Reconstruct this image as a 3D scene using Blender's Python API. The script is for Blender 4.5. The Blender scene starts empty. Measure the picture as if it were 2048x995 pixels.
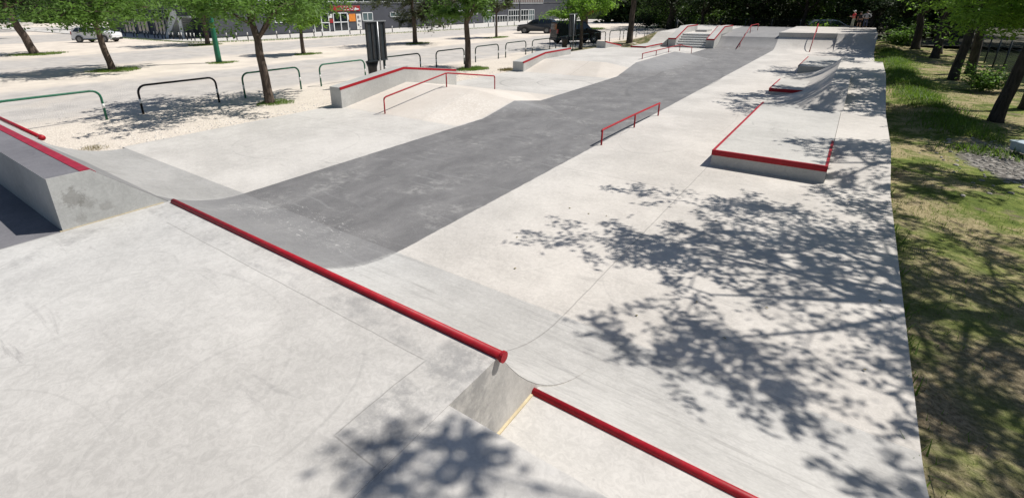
import bpy, bmesh, math, random
import numpy as np
from mathutils import Vector, Matrix
R_ = math.radians
SC = bpy.context.scene
COL = SC.collection

# ------------------------------------------------------------------ helpers
def tag(o, label=None, cat=None, group=None, kind=None):
    if label: o['label'] = label
    if cat: o['category'] = cat
    if group: o['group'] = group
    if kind: o['kind'] = kind
    return o

def empty(name, loc=(0, 0, 0), rz=0.0, label=None, cat=None, group=None):
    o = bpy.data.objects.new(name, None)
    COL.objects.link(o)
    o.location = loc; o.rotation_euler = (0, 0, rz); o.empty_display_size = .2
    return tag(o, label, cat, group)

def copy_tree(o, parent=None):
    c = o.copy(); COL.objects.link(c)
    if parent: c.parent = parent
    for ch in list(o.children): copy_tree(ch, c)
    return c

class MB:
    def __init__(s): s.v = []; s.f = []; s.m = []
    def add(s, vs, fs, mi=0):
        n = len(s.v); s.v += [tuple(p) for p in vs]
        s.f += [tuple(n + i for i in f) for f in fs]; s.m += [mi] * len(fs); return s
    def box(s, x0, x1, y0, y1, z0, z1, mi=0):
        return s.add([(x0,y0,z0),(x1,y0,z0),(x1,y1,z0),(x0,y1,z0),(x0,y0,z1),(x1,y0,z1),(x1,y1,z1),(x0,y1,z1)],
                     [(0,3,2,1),(4,5,6,7),(0,1,5,4),(1,2,6,5),(2,3,7,6),(3,0,4,7)], mi)
    def prism(s, poly, axis, a0, a1, mi=0):
        n = len(poly)
        def P(u, w, a): return {'X': (a, u, w), 'Y': (u, a, w), 'Z': (u, w, a)}[axis]
        vs = [P(u, w, a0) for u, w in poly] + [P(u, w, a1) for u, w in poly]
        fs = [tuple(range(n)), tuple(range(2*n-1, n-1, -1))] + [(i, i+n, (i+1) % n + n, (i+1) % n) for i in range(n)]
        return s.add(vs, fs, mi)
    def tube(s, pts, r, seg=10, mi=0, cap=True):
        pts = [Vector(p) for p in pts]; n = len(pts)
        rs = r if isinstance(r, (list, tuple)) else [r]*n
        up = None; vs = []
        for i, p in enumerate(pts):
            d = (pts[min(i+1, n-1)] - pts[max(i-1, 0)])
            d = d.normalized() if d.length > 1e-9 else Vector((0, 0, 1))
            if up is None:
                a = Vector((0, 0, 1)) if abs(d.z) < .9 else Vector((1, 0, 0))
                up = (a - d*a.dot(d)).normalized()
            else:
                up = up - d*up.dot(d)
                up = up.normalized() if up.length > 1e-6 else d.orthogonal().normalized()
            b = d.cross(up)
            k = 1.0
            if 0 < i < n-1:
                c = (pts[i+1]-pts[i]).normalized().dot((pts[i]-pts[i-1]).normalized())
                k = 1/max(.6, math.sqrt(max(.01, (1+c)/2)))
            for j in range(seg):
                t = 2*math.pi*j/seg
                vs.append(p + (up*math.cos(t) + b*math.sin(t))*rs[i]*(k if False else 1))
        fs = []
        for i in range(n-1):
            for j in range(seg):
                fs.append((i*seg+j, i*seg+(j+1) % seg, (i+1)*seg+(j+1) % seg, (i+1)*seg+j))
        if cap:
            fs.append(tuple(range(seg-1, -1, -1))); fs.append(tuple((n-1)*seg+j for j in range(seg)))
        return s.add(vs, fs, mi)
    def sphere(s, c, rx, ry, rz, nu=12, nv=8, mi=0):
        vs = []; fs = []
        for i in range(nv+1):
            t = math.pi*i/nv
            for j in range(nu):
                p = 2*math.pi*j/nu
                vs.append((c[0]+rx*math.sin(t)*math.cos(p), c[1]+ry*math.sin(t)*math.sin(p), c[2]+rz*math.cos(t)))
        for i in range(nv):
            for j in range(nu):
                fs.append((i*nu+j, (i+1)*nu+j, (i+1)*nu+(j+1) % nu, i*nu+(j+1) % nu))
        return s.add(vs, fs, mi)
    def build(s, name, mats, parent=None, smooth=False, bevel=0, fix=True, merge=False):
        me = bpy.data.meshes.new(name)
        me.from_pydata(s.v, [], s.f)
        mats = mats if isinstance(mats, (list, tuple)) else [mats]
        for m in mats: me.materials.append(m)
        me.polygons.foreach_set('material_index', s.m)
        if fix:
            bm = bmesh.new(); bm.from_mesh(me)
            if merge: bmesh.ops.remove_doubles(bm, verts=bm.verts, dist=1e-4)
            bmesh.ops.recalc_face_normals(bm, faces=bm.faces); bm.to_mesh(me); bm.free()
        if smooth: me.polygons.foreach_set('use_smooth', [True]*len(me.polygons))
        o = bpy.data.objects.new(name, me); COL.objects.link(o)
        if parent: o.parent = parent
        if bevel:
            b = o.modifiers.new('bevel', 'BEVEL'); b.width = bevel; b.segments = 2; b.limit_method = 'ANGLE'; b.angle_limit = R_(40)
        return o

def np_mesh(name, v, q, mat, parent=None, smooth=False):
    me = bpy.data.meshes.new(name)
    v = np.asarray(v, np.float32); q = np.asarray(q, np.int32)
    k = q.shape[1]
    me.vertices.add(len(v)); me.vertices.foreach_set('co', v.ravel())
    me.loops.add(q.size); me.loops.foreach_set('vertex_index', q.ravel())
    me.polygons.add(len(q)); me.polygons.foreach_set('loop_start', np.arange(0, q.size, k, dtype=np.int32))
    me.polygons.foreach_set('loop_total', np.full(len(q), k, np.int32))
    me.polygons.foreach_set('use_smooth', np.full(len(q), bool(smooth)))
    for m in (mat if isinstance(mat, (list, tuple)) else [mat]): me.materials.append(m)
    me.update(calc_edges=True)
    o = bpy.data.objects.new(name, me); COL.objects.link(o)
    if parent: o.parent = parent
    return o

# ------------------------------------------------------------------ materials
class NT:
    def __init__(s, name):
        s.m = bpy.data.materials.new(name); s.m.use_nodes = True
        s.t = s.m.node_tree; s.t.nodes.clear()
        s.out = s.t.nodes.new('ShaderNodeOutputMaterial')
        g = s.t.nodes.new('ShaderNodeNewGeometry'); s.pos = g.outputs['Position']; s.nrm = g.outputs['Normal']
    def n(s, typ, **kw):
        o = s.t.nodes.new('ShaderNode'+typ)
        for k, v in kw.items(): setattr(o, k, v)
        return o
    def put(s, sock, v):
        if hasattr(v, 'links') or isinstance(v, bpy.types.NodeSocket): s.t.links.new(v, sock)
        else: sock.default_value = v
    def math(s, op, a, b=None, c=None, clamp=False):
        o = s.n('Math', operation=op); o.use_clamp = clamp
        s.put(o.inputs[0], a)
        if b is not None: s.put(o.inputs[1], b)
        if c is not None: s.put(o.inputs[2], c)
        return o.outputs[0]
    def xyz(s, v=None):
        o = s.n('SeparateXYZ'); s.t.links.new(v or s.pos, o.inputs[0]); return o.outputs
    def scale(s, vec, sc):
        o = s.n('VectorMath', operation='MULTIPLY'); s.t.links.new(vec, o.inputs[0]); o.inputs[1].default_value = sc; return o.outputs[0]
    def noise(s, scale, detail=4, rough=.55, vec=None, dist=0):
        o = s.n('TexNoise'); s.t.links.new(vec or s.pos, o.inputs['Vector'])
        o.inputs['Scale'].default_value = scale; o.inputs['Detail'].default_value = detail
        o.inputs['Roughness'].default_value = rough; o.inputs['Distortion'].default_value = dist
        return o.outputs['Fac']
    def voro(s, scale, vec=None, feature='F1', out='Distance'):
        o = s.n('TexVoronoi', feature=feature); s.t.links.new(vec or s.pos, o.inputs['Vector']); o.inputs['Scale'].default_value = scale
        return o.outputs[out]
    def ramp(s, fac, a, b):   # smooth 0..1 between a and b
        o = s.n('MapRange', interpolation_type='SMOOTHSTEP'); s.put(o.inputs['Value'], fac)
        o.inputs['From Min'].default_value = a; o.inputs['From Max'].default_value = b
        return o.outputs[0]
    def mix(s, fac, a, b, blend='MIX'):
        o = s.n('Mix', data_type='RGBA', blend_type=blend)
        s.put(o.inputs['Factor'], fac)
        for sk, v in ((o.inputs[6], a), (o.inputs[7], b)):
            if isinstance(v, (tuple, list)): sk.default_value = tuple(v)+((1,) if len(v) == 3 else ())
            else: s.t.links.new(v, sk)
        return o.outputs[2]
    def band(s, val, lo, hi, soft=.004):
        a = s.ramp(val, lo-soft, lo+soft); b = s.ramp(val, hi-soft, hi+soft)
        return s.math('SUBTRACT', a, b, clamp=True)
    def mul(s, *a):
        r = a[0]
        for b in a[1:]: r = s.math('MULTIPLY', r, b)
        return r
    def bsdf(s, color, rough=.8, metal=0., bump=None, bstr=.2, bdist=.01, spec=.5):
        b = s.n('BsdfPrincipled')
        if isinstance(color, (tuple, list)): b.inputs['Base Color'].default_value = tuple(color)+(1,)
        else: s.t.links.new(color, b.inputs['Base Color'])
        s.put(b.inputs['Roughness'], rough); b.inputs['Metallic'].default_value = metal
        b.inputs['Specular IOR Level'].default_value = spec
        if bump is not None:
            bu = s.n('Bump'); bu.inputs['Strength'].default_value = bstr; bu.inputs['Distance'].default_value = bdist
            s.t.links.new(bump, bu.inputs['Height']); s.t.links.new(bu.outputs[0], b.inputs['Normal'])
        s.t.links.new(b.outputs[0], s.out.inputs[0]); return b

def plain(name, color, rough=.6, metal=0., var=.12, scale=8, bump=.0, spec=.5):
    t = NT(name)
    f = t.ramp(t.noise(scale, 5, .6), .3, .7)
    c = t.mix(f, tuple(x*(1-var) for x in color), tuple(min(1, x*(1+var)) for x in color))
    t.bsdf(c, rough, metal, t.noise(scale*6, 3) if bump else None, bump, .005, spec)
    return t.m

STRIP_L0, STRIP_L1, STRIP_R0, STRIP_R1 = -8.54, -9.05, -4.56, -4.72   # painted dark lane edges at Y=4.2 and Y=41
def concrete(name, base=(.525,.492,.45), strip=False, joints=(), rings=(), cream=False, deck=False, stain=.5, streak=False, blots=()):
    t = NT(name); x, y, z = t.xyz()
    n1 = t.ramp(t.noise(.45, 7, .62), .32, .68); n2 = t.noise(3.5, 6, .6); n3 = t.noise(60, 3, .6)
    fac = t.math('ADD', t.math('MULTIPLY', n1, .38), t.math('ADD', t.math('MULTIPLY', n2, .42), t.math('MULTIPLY', n3, .25)))
    fac = t.ramp(fac, .25, .8)
    fac = t.math('ADD', t.math('MULTIPLY', fac, .62), t.math('MULTIPLY', t.ramp(t.noise(16, 6, .75, None, 1.2), .36, .64), .38))
    lo, hi = tuple(b*.76 for b in base), tuple(b*1.15 for b in base)
    col = t.mix(fac, lo, hi)
    col = t.mix(t.ramp(x, -6, -2), t.mix(.5, col, t.mix(fac, tuple(b*k for b, k in zip(lo, (.95,1,1.05))), tuple(b*k for b, k in zip(hi, (.95,1,1.05))))), col)
    if streak:
        sv2 = t.scale(t.pos, (.35, 5, 9)); k = t.mul(t.ramp(t.noise(2.4, 7, .7, sv2, .5), .5, .66), t.ramp(t.noise(.8, 3), .3, .6))
        col = t.mix(t.math('MULTIPLY', k, .5), col, tuple(b*.55 for b in base))
    for (sx, sy, sz, sr, sa) in blots:
        d = t.n('VectorMath', operation='DISTANCE'); t.t.links.new(t.pos, d.inputs[0]); d.inputs[1].default_value = (sx, sy, sz)
        dd = t.math('ADD', t.math('DIVIDE', d.outputs['Value'], sr), t.math('MULTIPLY', t.math('SUBTRACT', t.noise(14, 8, .8), .5), 4.0))
        col = t.mix(t.math('MULTIPLY', t.ramp(dd, 1.1, .6), sa), col, (.16,.155,.14))
    # trowel swirls and worn grey smears
    sv = t.scale(t.pos, (.55, 2.6, 1.5))
    sm = t.mul(t.ramp(t.noise(2.2, 8, .7, sv, .8), .56, .72), t.ramp(t.noise(.7, 3), .42, .62))
    col = t.mix(t.math('MULTIPLY', sm, stain), col, tuple(b*.52 for b in (base[0], base[1]*1.01, base[2]*1.04)))
    # small dark pits and blotches
    pit = t.mul(t.ramp(t.voro(5.5), .09, .03), t.ramp(t.noise(1.3, 2), .55, .62))
    col = t.mix(t.math('MULTIPLY', pit, .35), col, (.2, .19, .18))
    # hairline cracks
    wv = t.n('VectorMath', operation='ADD'); t.t.links.new(t.pos, wv.inputs[0])
    nn = t.n('TexNoise'); nn.inputs['Scale'].default_value = 1.2; t.t.links.new(t.pos, nn.inputs['Vector']); t.t.links.new(t.scale(nn.outputs['Color'], (.5,.5,.5)), wv.inputs[1])
    cr = t.math('MULTIPLY', t.ramp(t.voro(.55, wv.outputs[0], 'DISTANCE_TO_EDGE'), .006, .001), t.ramp(t.noise(.5, 2), .56, .66))
    col = t.mix(t.math('MULTIPLY', cr, .35), col, (.22, .21, .2))
    if cream:
        m = t.mul(t.band(y, 10.6, 16.6, .1), t.band(x, -13.6, -8.7, .06))
        m2 = t.mul(t.band(y, 22.05, 24.3, .1), t.band(x, -13.6, -8.8, .06))
        col = t.mix(t.math('MULTIPLY', t.math('MAXIMUM', m, m2), .85), col, t.mix(fac, (.53,.48,.42), (.64,.59,.53)))
        # whitish grout crumbs at the seam of the first hump
        sp = t.mul(t.band(x, -10.6, -8.75, .3), t.band(y, 10.7, 13.2, .3), t.ramp(t.noise(14, 4, .7), .5, .6))
        col = t.mix(t.math('MULTIPLY', sp, .5), col, (.72,.69,.64))
    if streak:
        col = t.mix(t.math('MULTIPLY', t.ramp(x, -8.2, -8.8), .62), col, t.mix(fac, (.22,.215,.205), (.36,.35,.335)))
    if strip:
        tt = t.math('DIVIDE', t.math('SUBTRACT', y, 4.2), 36.8)
        wob = t.math('MULTIPLY', t.math('SUBTRACT', t.noise(3, 3), .5), .05)
        l = t.math('ADD', t.math('ADD', t.math('MULTIPLY', tt, STRIP_L1-STRIP_L0), STRIP_L0), wob)
        r = t.math('ADD', t.math('ADD', t.math('MULTIPLY', tt, STRIP_R1-STRIP_R0), STRIP_R0), wob)
        m = t.mul(t.ramp(t.math('SUBTRACT', x, l), -.012, .012), t.ramp(t.math('SUBTRACT', r, x), -.012, .012))
        dv = t.scale(t.pos, (1.25, .75, 1))
        d1 = t.noise(1.3, 9, .72, dv, .3); d2 = t.noise(45, 5, .75)
        df = t.ramp(t.math('ADD', t.math('MULTIPLY', d1, .55), t.math('MULTIPLY', d2, .5)), .33, .74)
        dk = t.mix(df, (.108,.106,.108), (.22,.216,.214))
        dk = t.mix(t.math('MULTIPLY', t.mul(t.ramp(t.noise(1.1, 7, .75), .5, .66), t.ramp(t.noise(7, 6, .75), .4, .6)), .75), dk, (.3,.295,.285))
        # scuffs: thin pale arcs
        w = t.n('TexWave', wave_type='RINGS', bands_direction='Z'); w.inputs['Scale'].default_value = .9; w.inputs['Distortion'].default_value = 6; w.inputs['Detail'].default_value = 3; w.inputs['Detail Scale'].default_value = .8
        t.t.links.new(t.pos, w.inputs['Vector'])
        sc = t.mul(t.ramp(w.outputs['Fac'], .93, .99), t.ramp(t.noise(.9, 4), .5, .62))
        dk = t.mix(t.math('MULTIPLY', sc, .35), dk, (.26,.26,.26))
        # pale worn patches over the humps and chalk scrawl near the ramp foot
        hump = t.math('MULTIPLY', t.ramp(z, .03, .22), t.math('GREATER_THAN', y, 8))
        dk = t.mix(t.math('MULTIPLY', t.math('MAXIMUM', hump, t.math('MULTIPLY', t.math('LESS_THAN', y, 4.19), .45)), .85), dk, t.mix(df, (.2,.2,.205), (.275,.272,.27)))
        ch = t.mul(t.band(x, -8.2, -5.0, .5), t.band(y, 3.55, 4.5, .15), t.ramp(t.noise(7, 7, .75, t.scale(t.pos, (1.2, 2.2, 1)), 1.5), .585, .63))
        dk = t.mix(t.math('MULTIPLY', ch, .65), dk, (.5,.49,.47))
        onr = t.ramp(y, 4.22, 4.1)
        ms = t.ramp(t.math('ADD', t.math('SUBTRACT', r, x), t.math('MULTIPLY', t.math('SUBTRACT', t.noise(5, 7, .75), .5), .4)), -.1, .12)
        m = t.math('MULTIPLY', m, t.math('SUBTRACT', 1, t.math('MULTIPLY', onr, t.math('SUBTRACT', 1, t.math('MULTIPLY', ms, .94)))))
        col = t.mix(m, col, dk)
    if deck:
        m = t.math('MULTIPLY', t.ramp(x, -5.79, -5.81), t.math('GREATER_THAN', t.xyz(t.nrm)[2], .8))
        m = t.math('MULTIPLY', m, t.math('GREATER_THAN', -10.74 if False else x, -10.74))
        col = t.mix(m, col, t.mix(fac, (.12,.118,.13), (.19,.187,.2)))
        # grey smears along the rim of the deck
        rim = t.mul(t.band(x, -5.8, -1.3, .02), t.band(y, 1.74, 2.1, .03), t.ramp(t.noise(2.5, 7, .7), .42, .68))
        rim2 = t.mul(t.band(x, -1.72, -1.3, .04), t.band(y, .9, 2.0, .06), t.ramp(t.noise(4, 7, .75), .4, .62))
        rim3 = t.mul(t.band(x, -5.8, -5.0, .25), t.band(y, .2, 2.1, .2), t.ramp(t.noise(2.0, 7, .7), .45, .68))
        rm = t.math('MAXIMUM', t.math('MAXIMUM', rim, rim2), rim3)
        col = t.mix(t.math('MULTIPLY', rm, .65), col, (.2,.197,.195))
    g = None
    for ax, v, lo, hi, wd in joints:
        a, b = (x, y) if ax == 'X' else (y, x)
        wob = t.math('ADD', a, t.math('MULTIPLY', t.math('SUBTRACT', t.noise(2.5, 3), .5), .03))
        k = t.mul(t.band(wob, v-wd, v+wd, wd*.5), t.band(b, lo, hi, .02))
        g = k if g is None else t.math('MAXIMUM', g, k)
    if g is not None: col = t.mix(t.math('MULTIPLY', g, .45), col, (.13,.125,.115))
    for cx, cy, rx, ry, wd, st in rings:
        dx = t.math('DIVIDE', t.math('SUBTRACT', x, cx), rx); dy = t.math('DIVIDE', t.math('SUBTRACT', y, cy), ry)
        d = t.math('SQRT', t.math('ADD', t.math('MULTIPLY', dx, dx), t.math('MULTIPLY', dy, dy)))
        k = t.mul(t.band(d, 1-wd, 1+wd, wd*.6), t.ramp(t.noise(.8, 3), .35, .55))
        col = t.mix(t.math('MULTIPLY', k, st), col, (.1,.1,.1))
    hgt = t.math('ADD', t.math('MULTIPLY', n3, .25), t.math('ADD', n2, t.math('MULTIPLY', t.noise(9, 5, .7), .6)))
    t.bsdf(col, t.math('ADD', t.math('MULTIPLY', n2, -.25), .8), 0, hgt, .18, .012, .35)
    return t.m

JP = [('Y',8.9,-14.2,-8.9,.006),('Y',8.9,-4.6,1,.006),('X',-2.0,4.19,10.8,.007),('Y',4.2,-14,1,.0015),('X',-11.6,16.7,22,.006),('Y',18.8,-14.2,-9,.006),
      ('Y',20.0,-4.6,-2.3,.005),('X',-13.0,4.2,10.5,.005),('X',-10.9,22,24.3,.008),('Y',14.9,-4.6,-2,.005),('Y',25.5,-4.6,-2,.006),('Y',31,-4.6,-2,.006),('Y',36.8,-14,1,.007)]
M = {}
M['pad'] = concrete('pad_concrete', strip=True, cream=True, joints=JP, rings=[(-10.5,19,2.1,1.7,.02,.35),(-9.2,19.5,1.9,1.2,.02,.35),(-6.0,23,1.4,5.2,.03,.4),(-5.6,12.6,1.1,1.2,.02,.25),(-6.5,8,1.5,3,.012,.2),(-3.2,8,1.1,3.4,.005,.1),(-1.2,6.2,1.0,1.6,.008,.08),(-11,7,1.6,1.5,.01,.18),(-3.6,15,1.2,4.2,.006,.2)])
M['ramp'] = concrete('ramp_concrete', base=(.43,.417,.395), strip=True, stain=.9, streak=True, joints=[('X',-2.0,2.3,4.19,.007)])
M['deck'] = concrete('deck_concrete', base=(.485,.466,.437), deck=True, stain=.65, rings=[(-3.3,.8,1.1,.8,.010,.09),(-4.4,.5,.6,.95,.010,.08),(-2.7,-.1,.9,.5,.010,.08),(-2.3,.9,.5,.75,.015,.12)], joints=[('Y',1.73,-5.2,-1.71,.004),('X',-1.71,1.06,1.73,.004),('Y',1.05,-1.7,-1.41,.004),('X',-5.79,-3,1.95,.008)])
M['block'] = concrete('cast_concrete', base=(.46,.445,.415), stain=.45)
M['wall_c'] = concrete('smooth_wall_concrete', base=(.42,.412,.39), stain=.7, blots=((-5.8,1.2,1.5,.10,.5),(-5.8,1.3,1.42,.07,.4),(-5.8,1.45,1.33,.06,.3),(-5.8,1.2,1.27,.06,.3)))

def painted(name, c, wear=.35, rough=.45, under=(.22,.2,.19)):
    t = NT(name)
    f = t.ramp(t.noise(14, 6, .7), .35, .7)
    col = t.mix(f, tuple(v*.8 for v in c), tuple(min(1, v*1.15) for v in c))
    up = t.ramp(t.xyz(t.nrm)[2], .55, .9)
    w = t.math('MULTIPLY', t.ramp(t.math('ADD', t.noise(24, 7, .8), t.math('MULTIPLY', up, .07)), .61, .7), wear)
    w = t.math('MAXIMUM', w, t.math('MULTIPLY', t.mul(up, t.ramp(t.noise(1.6, 6, .75), .52, .64)), wear*.9))
    col = t.mix(w, col, under)
    t.bsdf(col, rough, 0, t.noise(60, 3), .12, .004, .28)
    return t.m
M['red'] = painted('red_paint', (.35,.009,.018), .33, .5, (.1,.045,.045))
M['red2'] = painted('faded_red_paint', (.31,.018,.04), .4, .55, (.17,.06,.07))
M['green'] = painted('green_paint', (.02,.13,.075), .35, .4, (.25,.26,.24))
M['dkgreen'] = painted('dark_green_paint', (.012,.035,.025), .3, .4, (.2,.2,.18))
M['black'] = painted('black_paint', (.014,.014,.016), .3, .45, (.15,.14,.13))
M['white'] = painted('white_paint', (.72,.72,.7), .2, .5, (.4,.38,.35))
M['steel'] = plain('galvanised_steel', (.36,.37,.38), .45, .7, .2, 20)
M['signback'] = plain('dark_sign_metal', (.028,.036,.042), .45, .3, .25, 5)
M['plastic'] = plain('black_plastic', (.02,.02,.021), .5, 0, .3, 9)
M['fa'] = plain('grey_facade', (.052,.056,.07), .7, 0, .12, .8)
M['fa2'] = plain('dark_facade', (.035,.04,.06), .6, 0, .2, .6)
M['frame'] = plain('white_frame', (.62,.64,.64), .45, 0, .06, 3)
M['orange'] = plain('orange_board', (.62,.2,.02), .6, 0, .12, 3)
M['signred'] = plain('red_sign', (.3,.016,.02), .45, 0, .12, 2)
M['paper'] = plain('pale_paper', (.62,.62,.6), .7, 0, .08, 4)
M['greyink'] = plain('grey_ink', (.15,.16,.18), .7, 0, .2, 4)
M['tyre'] = plain('tyre_rubber', (.016,.016,.016), .85, 0, .2, 20)
M['rim'] = plain('wheel_alloy', (.2,.205,.21), .35, .8, .1, 20)
M['glassy'] = plain('dark_window_glass', (.012,.017,.022), .06, 0, .3, .8, 0, .8)
M['paleglass'] = plain('pale_window_glass', (.09,.13,.14), .08, 0, .3, .7, 0, .8)
M['carwhite'] = plain('white_car_paint', (.66,.67,.68), .2, 0, .03, 2)
M['cargrey'] = plain('dark_grey_car_paint', (.05,.052,.058), .22, .3, .1, 2)
M['carblack'] = plain('black_car_paint', (.012,.013,.016), .18, .2, .1, 2)
M['lamp'] = plain('lamp_lens', (.55,.56,.58), .12, 0, .1, 20)
M['taill'] = plain('tail_lens', (.25,.01,.01), .2, 0, .1, 20)
M['skin'] = plain('skin', (.42,.25,.18), .55, 0, .08, 10)
M['c_red'] = plain('red_cotton', (.5,.025,.03), .85, 0, .12, 12)
M['c_grey'] = plain('grey_cotton', (.33,.33,.35), .85, 0, .12, 12)
M['c_black'] = plain('black_cotton', (.018,.018,.02), .85, 0, .2, 12)
M['c_khaki'] = plain('sage_trousers', (.27,.28,.22), .85, 0, .12, 12)
M['c_navy'] = plain('navy_denim', (.035,.045,.085), .85, 0, .2, 12)
M['hair'] = plain('dark_hair', (.02,.014,.01), .6, 0, .3, 30)
M['caulk'] = plain('joint_filler', (.5,.42,.27), .8, 0, .15, 14)
M['blue'] = plain('pale_blue_plastic', (.42,.5,.56), .4, 0, .1, 10)
M['stone'] = plain('grey_stone', (.3,.28,.25), .85, 0, .35, 9, .3)
M['pale'] = plain('pale_pavement', (.52,.5,.47), .85, 0, .12, 2)

def bark(name, c):
    t = NT(name); v = t.scale(t.pos, (9, 9, 1.6))
    f = t.noise(1.6, 7, .7, v, .5)
    col = t.mix(t.ramp(f, .3, .7), tuple(a*.45 for a in c), tuple(a*1.35 for a in c))
    t.bsdf(col, .9, 0, f, .9, .03, .2); return t.m
M['bark'] = bark('tree_bark', (.115,.088,.07)); M['bark2'] = bark('dark_bark', (.06,.05,.042))

def leafmat(name, a, b, tr, tw=.4):
    t = NT(name)
    f = t.ramp(t.noise(1.1, 3), .35, .65); f2 = t.noise(11, 2)
    col = t.mix(t.math('ADD', t.math('MULTIPLY', f, .55), t.math('MULTIPLY', f2, .45)), a, b)
    d = t.n('BsdfPrincipled'); t.t.links.new(col, d.inputs['Base Color']); d.inputs['Roughness'].default_value = .55; d.inputs['Specular IOR Level'].default_value = .3
    tl = t.n('BsdfTranslucent'); c2 = t.mix(f2, tuple(v*.7 for v in tr), tr); t.t.links.new(c2, tl.inputs[0])
    mx = t.n('MixShader'); mx.inputs[0].default_value = tw
    t.t.links.new(d.outputs[0], mx.inputs[1]); t.t.links.new(tl.outputs[0], mx.inputs[2]); t.t.links.new(mx.outputs[0], t.out.inputs[0])
    return t.m
M['leaf'] = leafmat('fresh_leaf', (.05,.108,.02), (.118,.205,.04), (.2,.37,.06), .42)
M['leaf_b'] = leafmat('bright_leaf', (.07,.145,.024), (.15,.25,.045), (.32,.55,.07), .56)
M['leaf_d'] = leafmat('dark_leaf', (.014,.03,.01), (.045,.08,.02), (.04,.08,.014), .25)
M['leaf_o'] = leafmat('olive_leaf', (.045,.06,.028), (.1,.115,.05), (.09,.12,.04), .3)
M['grass'] = leafmat('grass_blade', (.06,.125,.016), (.16,.24,.04), (.2,.34,.04), .4)
M['drygrass'] = leafmat('dry_grass_blade', (.16,.14,.055), (.3,.25,.11), (.2,.17,.06), .3)

# lot: cream gravel with worn grey asphalt lanes
t = NT('gravel_lot'); x, y, z = t.xyz()
g1 = t.voro(24, out='Color'); g2 = t.noise(1.3, 6, .6); gs = t.n('SeparateColor'); t.t.links.new(g1, gs.inputs[0])
pf = t.math('ADD', t.math('MULTIPLY', gs.outputs[0], .5), t.math('MULTIPLY', g2, .5))
cream = t.mix(pf, (.46,.405,.345), (.75,.685,.6))
fine = t.mix(t.ramp(t.noise(.5, 6, .6), .35, .65), (.57,.515,.45), (.69,.62,.535))
near = t.math('MULTIPLY', t.ramp(x, -19.2, -18.2), 1.0)
col = t.mix(near, fine, cream)
wob = t.math('ADD', x, t.math('MULTIPLY', t.math('SUBTRACT', t.noise(.16, 5, .6), .5), 5.5))
lane = None
for a, b in ((-28.5,-19.6),(-48,-37.5),(-95,-72),(-140,-112)):
    k = t.band(wob, a, b, .9); lane = k if lane is None else t.math('MAXIMUM', lane, k)
asph = t.mix(t.ramp(t.noise(1.1, 7, .65), .3, .7), (.37,.355,.34), (.5,.475,.445))
asph = t.mix(t.math('MULTIPLY', t.ramp(t.noise(.35, 5, .6), .52, .62), .6), asph, (.5,.46,.41))
col = t.mix(t.math('MULTIPLY', lane, .9), col, asph)
dt = t.math('MULTIPLY', t.ramp(t.noise(.9, 5, .65, t.scale(t.pos, (1.8,.35,1))), .62, .72), .4)
col = t.mix(dt, col, (.24,.22,.19))
# earth and thin grass on the bank beside the far half of the park
gm = t.mul(t.ramp(x, -18.4, -17.4), t.ramp(y, 27, 33), t.ramp(t.noise(.6, 5, .6), .3, .48))
col = t.mix(gm, col, t.mix(t.ramp(t.noise(2.4, 6, .65), .38, .6), (.33,.26,.165), (.085,.1,.03)))
t.bsdf(col, .9, 0, t.math('ADD', t.voro(24), t.noise(40, 3)), .55, .03, .2); M['lot'] = t.m

# right-hand bank: patchy grass, straw and bare earth
t = NT('grassy_earth'); x, y, z = t.xyz()
n = t.noise(.55, 7, .62, None, .4); n2 = t.noise(3.2, 7, .7); n3 = t.noise(22, 4, .7)
c = t.mix(t.ramp(n2, .35, .65), (.085,.12,.025), (.2,.235,.055))
dry = t.mix(t.ramp(n3, .3, .7), (.22,.18,.09), (.42,.35,.21))
c = t.mix(t.ramp(t.math('ADD', t.math('MULTIPLY', n, .6), t.math('MULTIPLY', n2, .4)), .44, .56), c, dry)
earth = t.mix(n3, (.1,.078,.055), (.23,.18,.135))
c = t.mix(t.math('MULTIPLY', t.ramp(t.noise(.9, 6, .65), .55, .66), .85), c, earth)
nb = t.math('MULTIPLY', t.ramp(t.math('ADD', y, t.math('MULTIPLY', n2, 5)), 12.5, 7.5), t.ramp(n, .3, .55))
c = t.mix(t.math('MULTIPLY', nb, .85), c, t.mix(t.ramp(n3, .3, .7), (.13,.1,.065), (.33,.265,.18)))
dx = t.math('DIVIDE', t.math('SUBTRACT', x, 3.5), 1.25); dy = t.math('DIVIDE', t.math('SUBTRACT', y, 15.3), 2.2)
dd = t.math('ADD', t.math('SQRT', t.math('ADD', t.math('MULTIPLY', dx, dx), t.math('MULTIPLY', dy, dy))), t.math('MULTIPLY', t.noise(1.5, 4), .6))
c = t.mix(t.ramp(dd, 1.25, 1.05), c, t.mix(t.ramp(t.voro(9), .2, .6), (.34,.32,.29), (.13,.12,.11)))
t.bsdf(c, .95, 0, t.math('ADD', n2, n3), .8, .05, .15); M['bank'] = t.m
M['soil'] = plain('woodland_soil', (.055,.05,.032), .95, 0, .4, 1.2, .4)
M['tar'] = plain('road_asphalt', (.2,.2,.2), .85, 0, .2, 1.0, .2)
M['base'] = plain('distant_ground', (.16,.16,.09), .95, 0, .3, .05)

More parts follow.
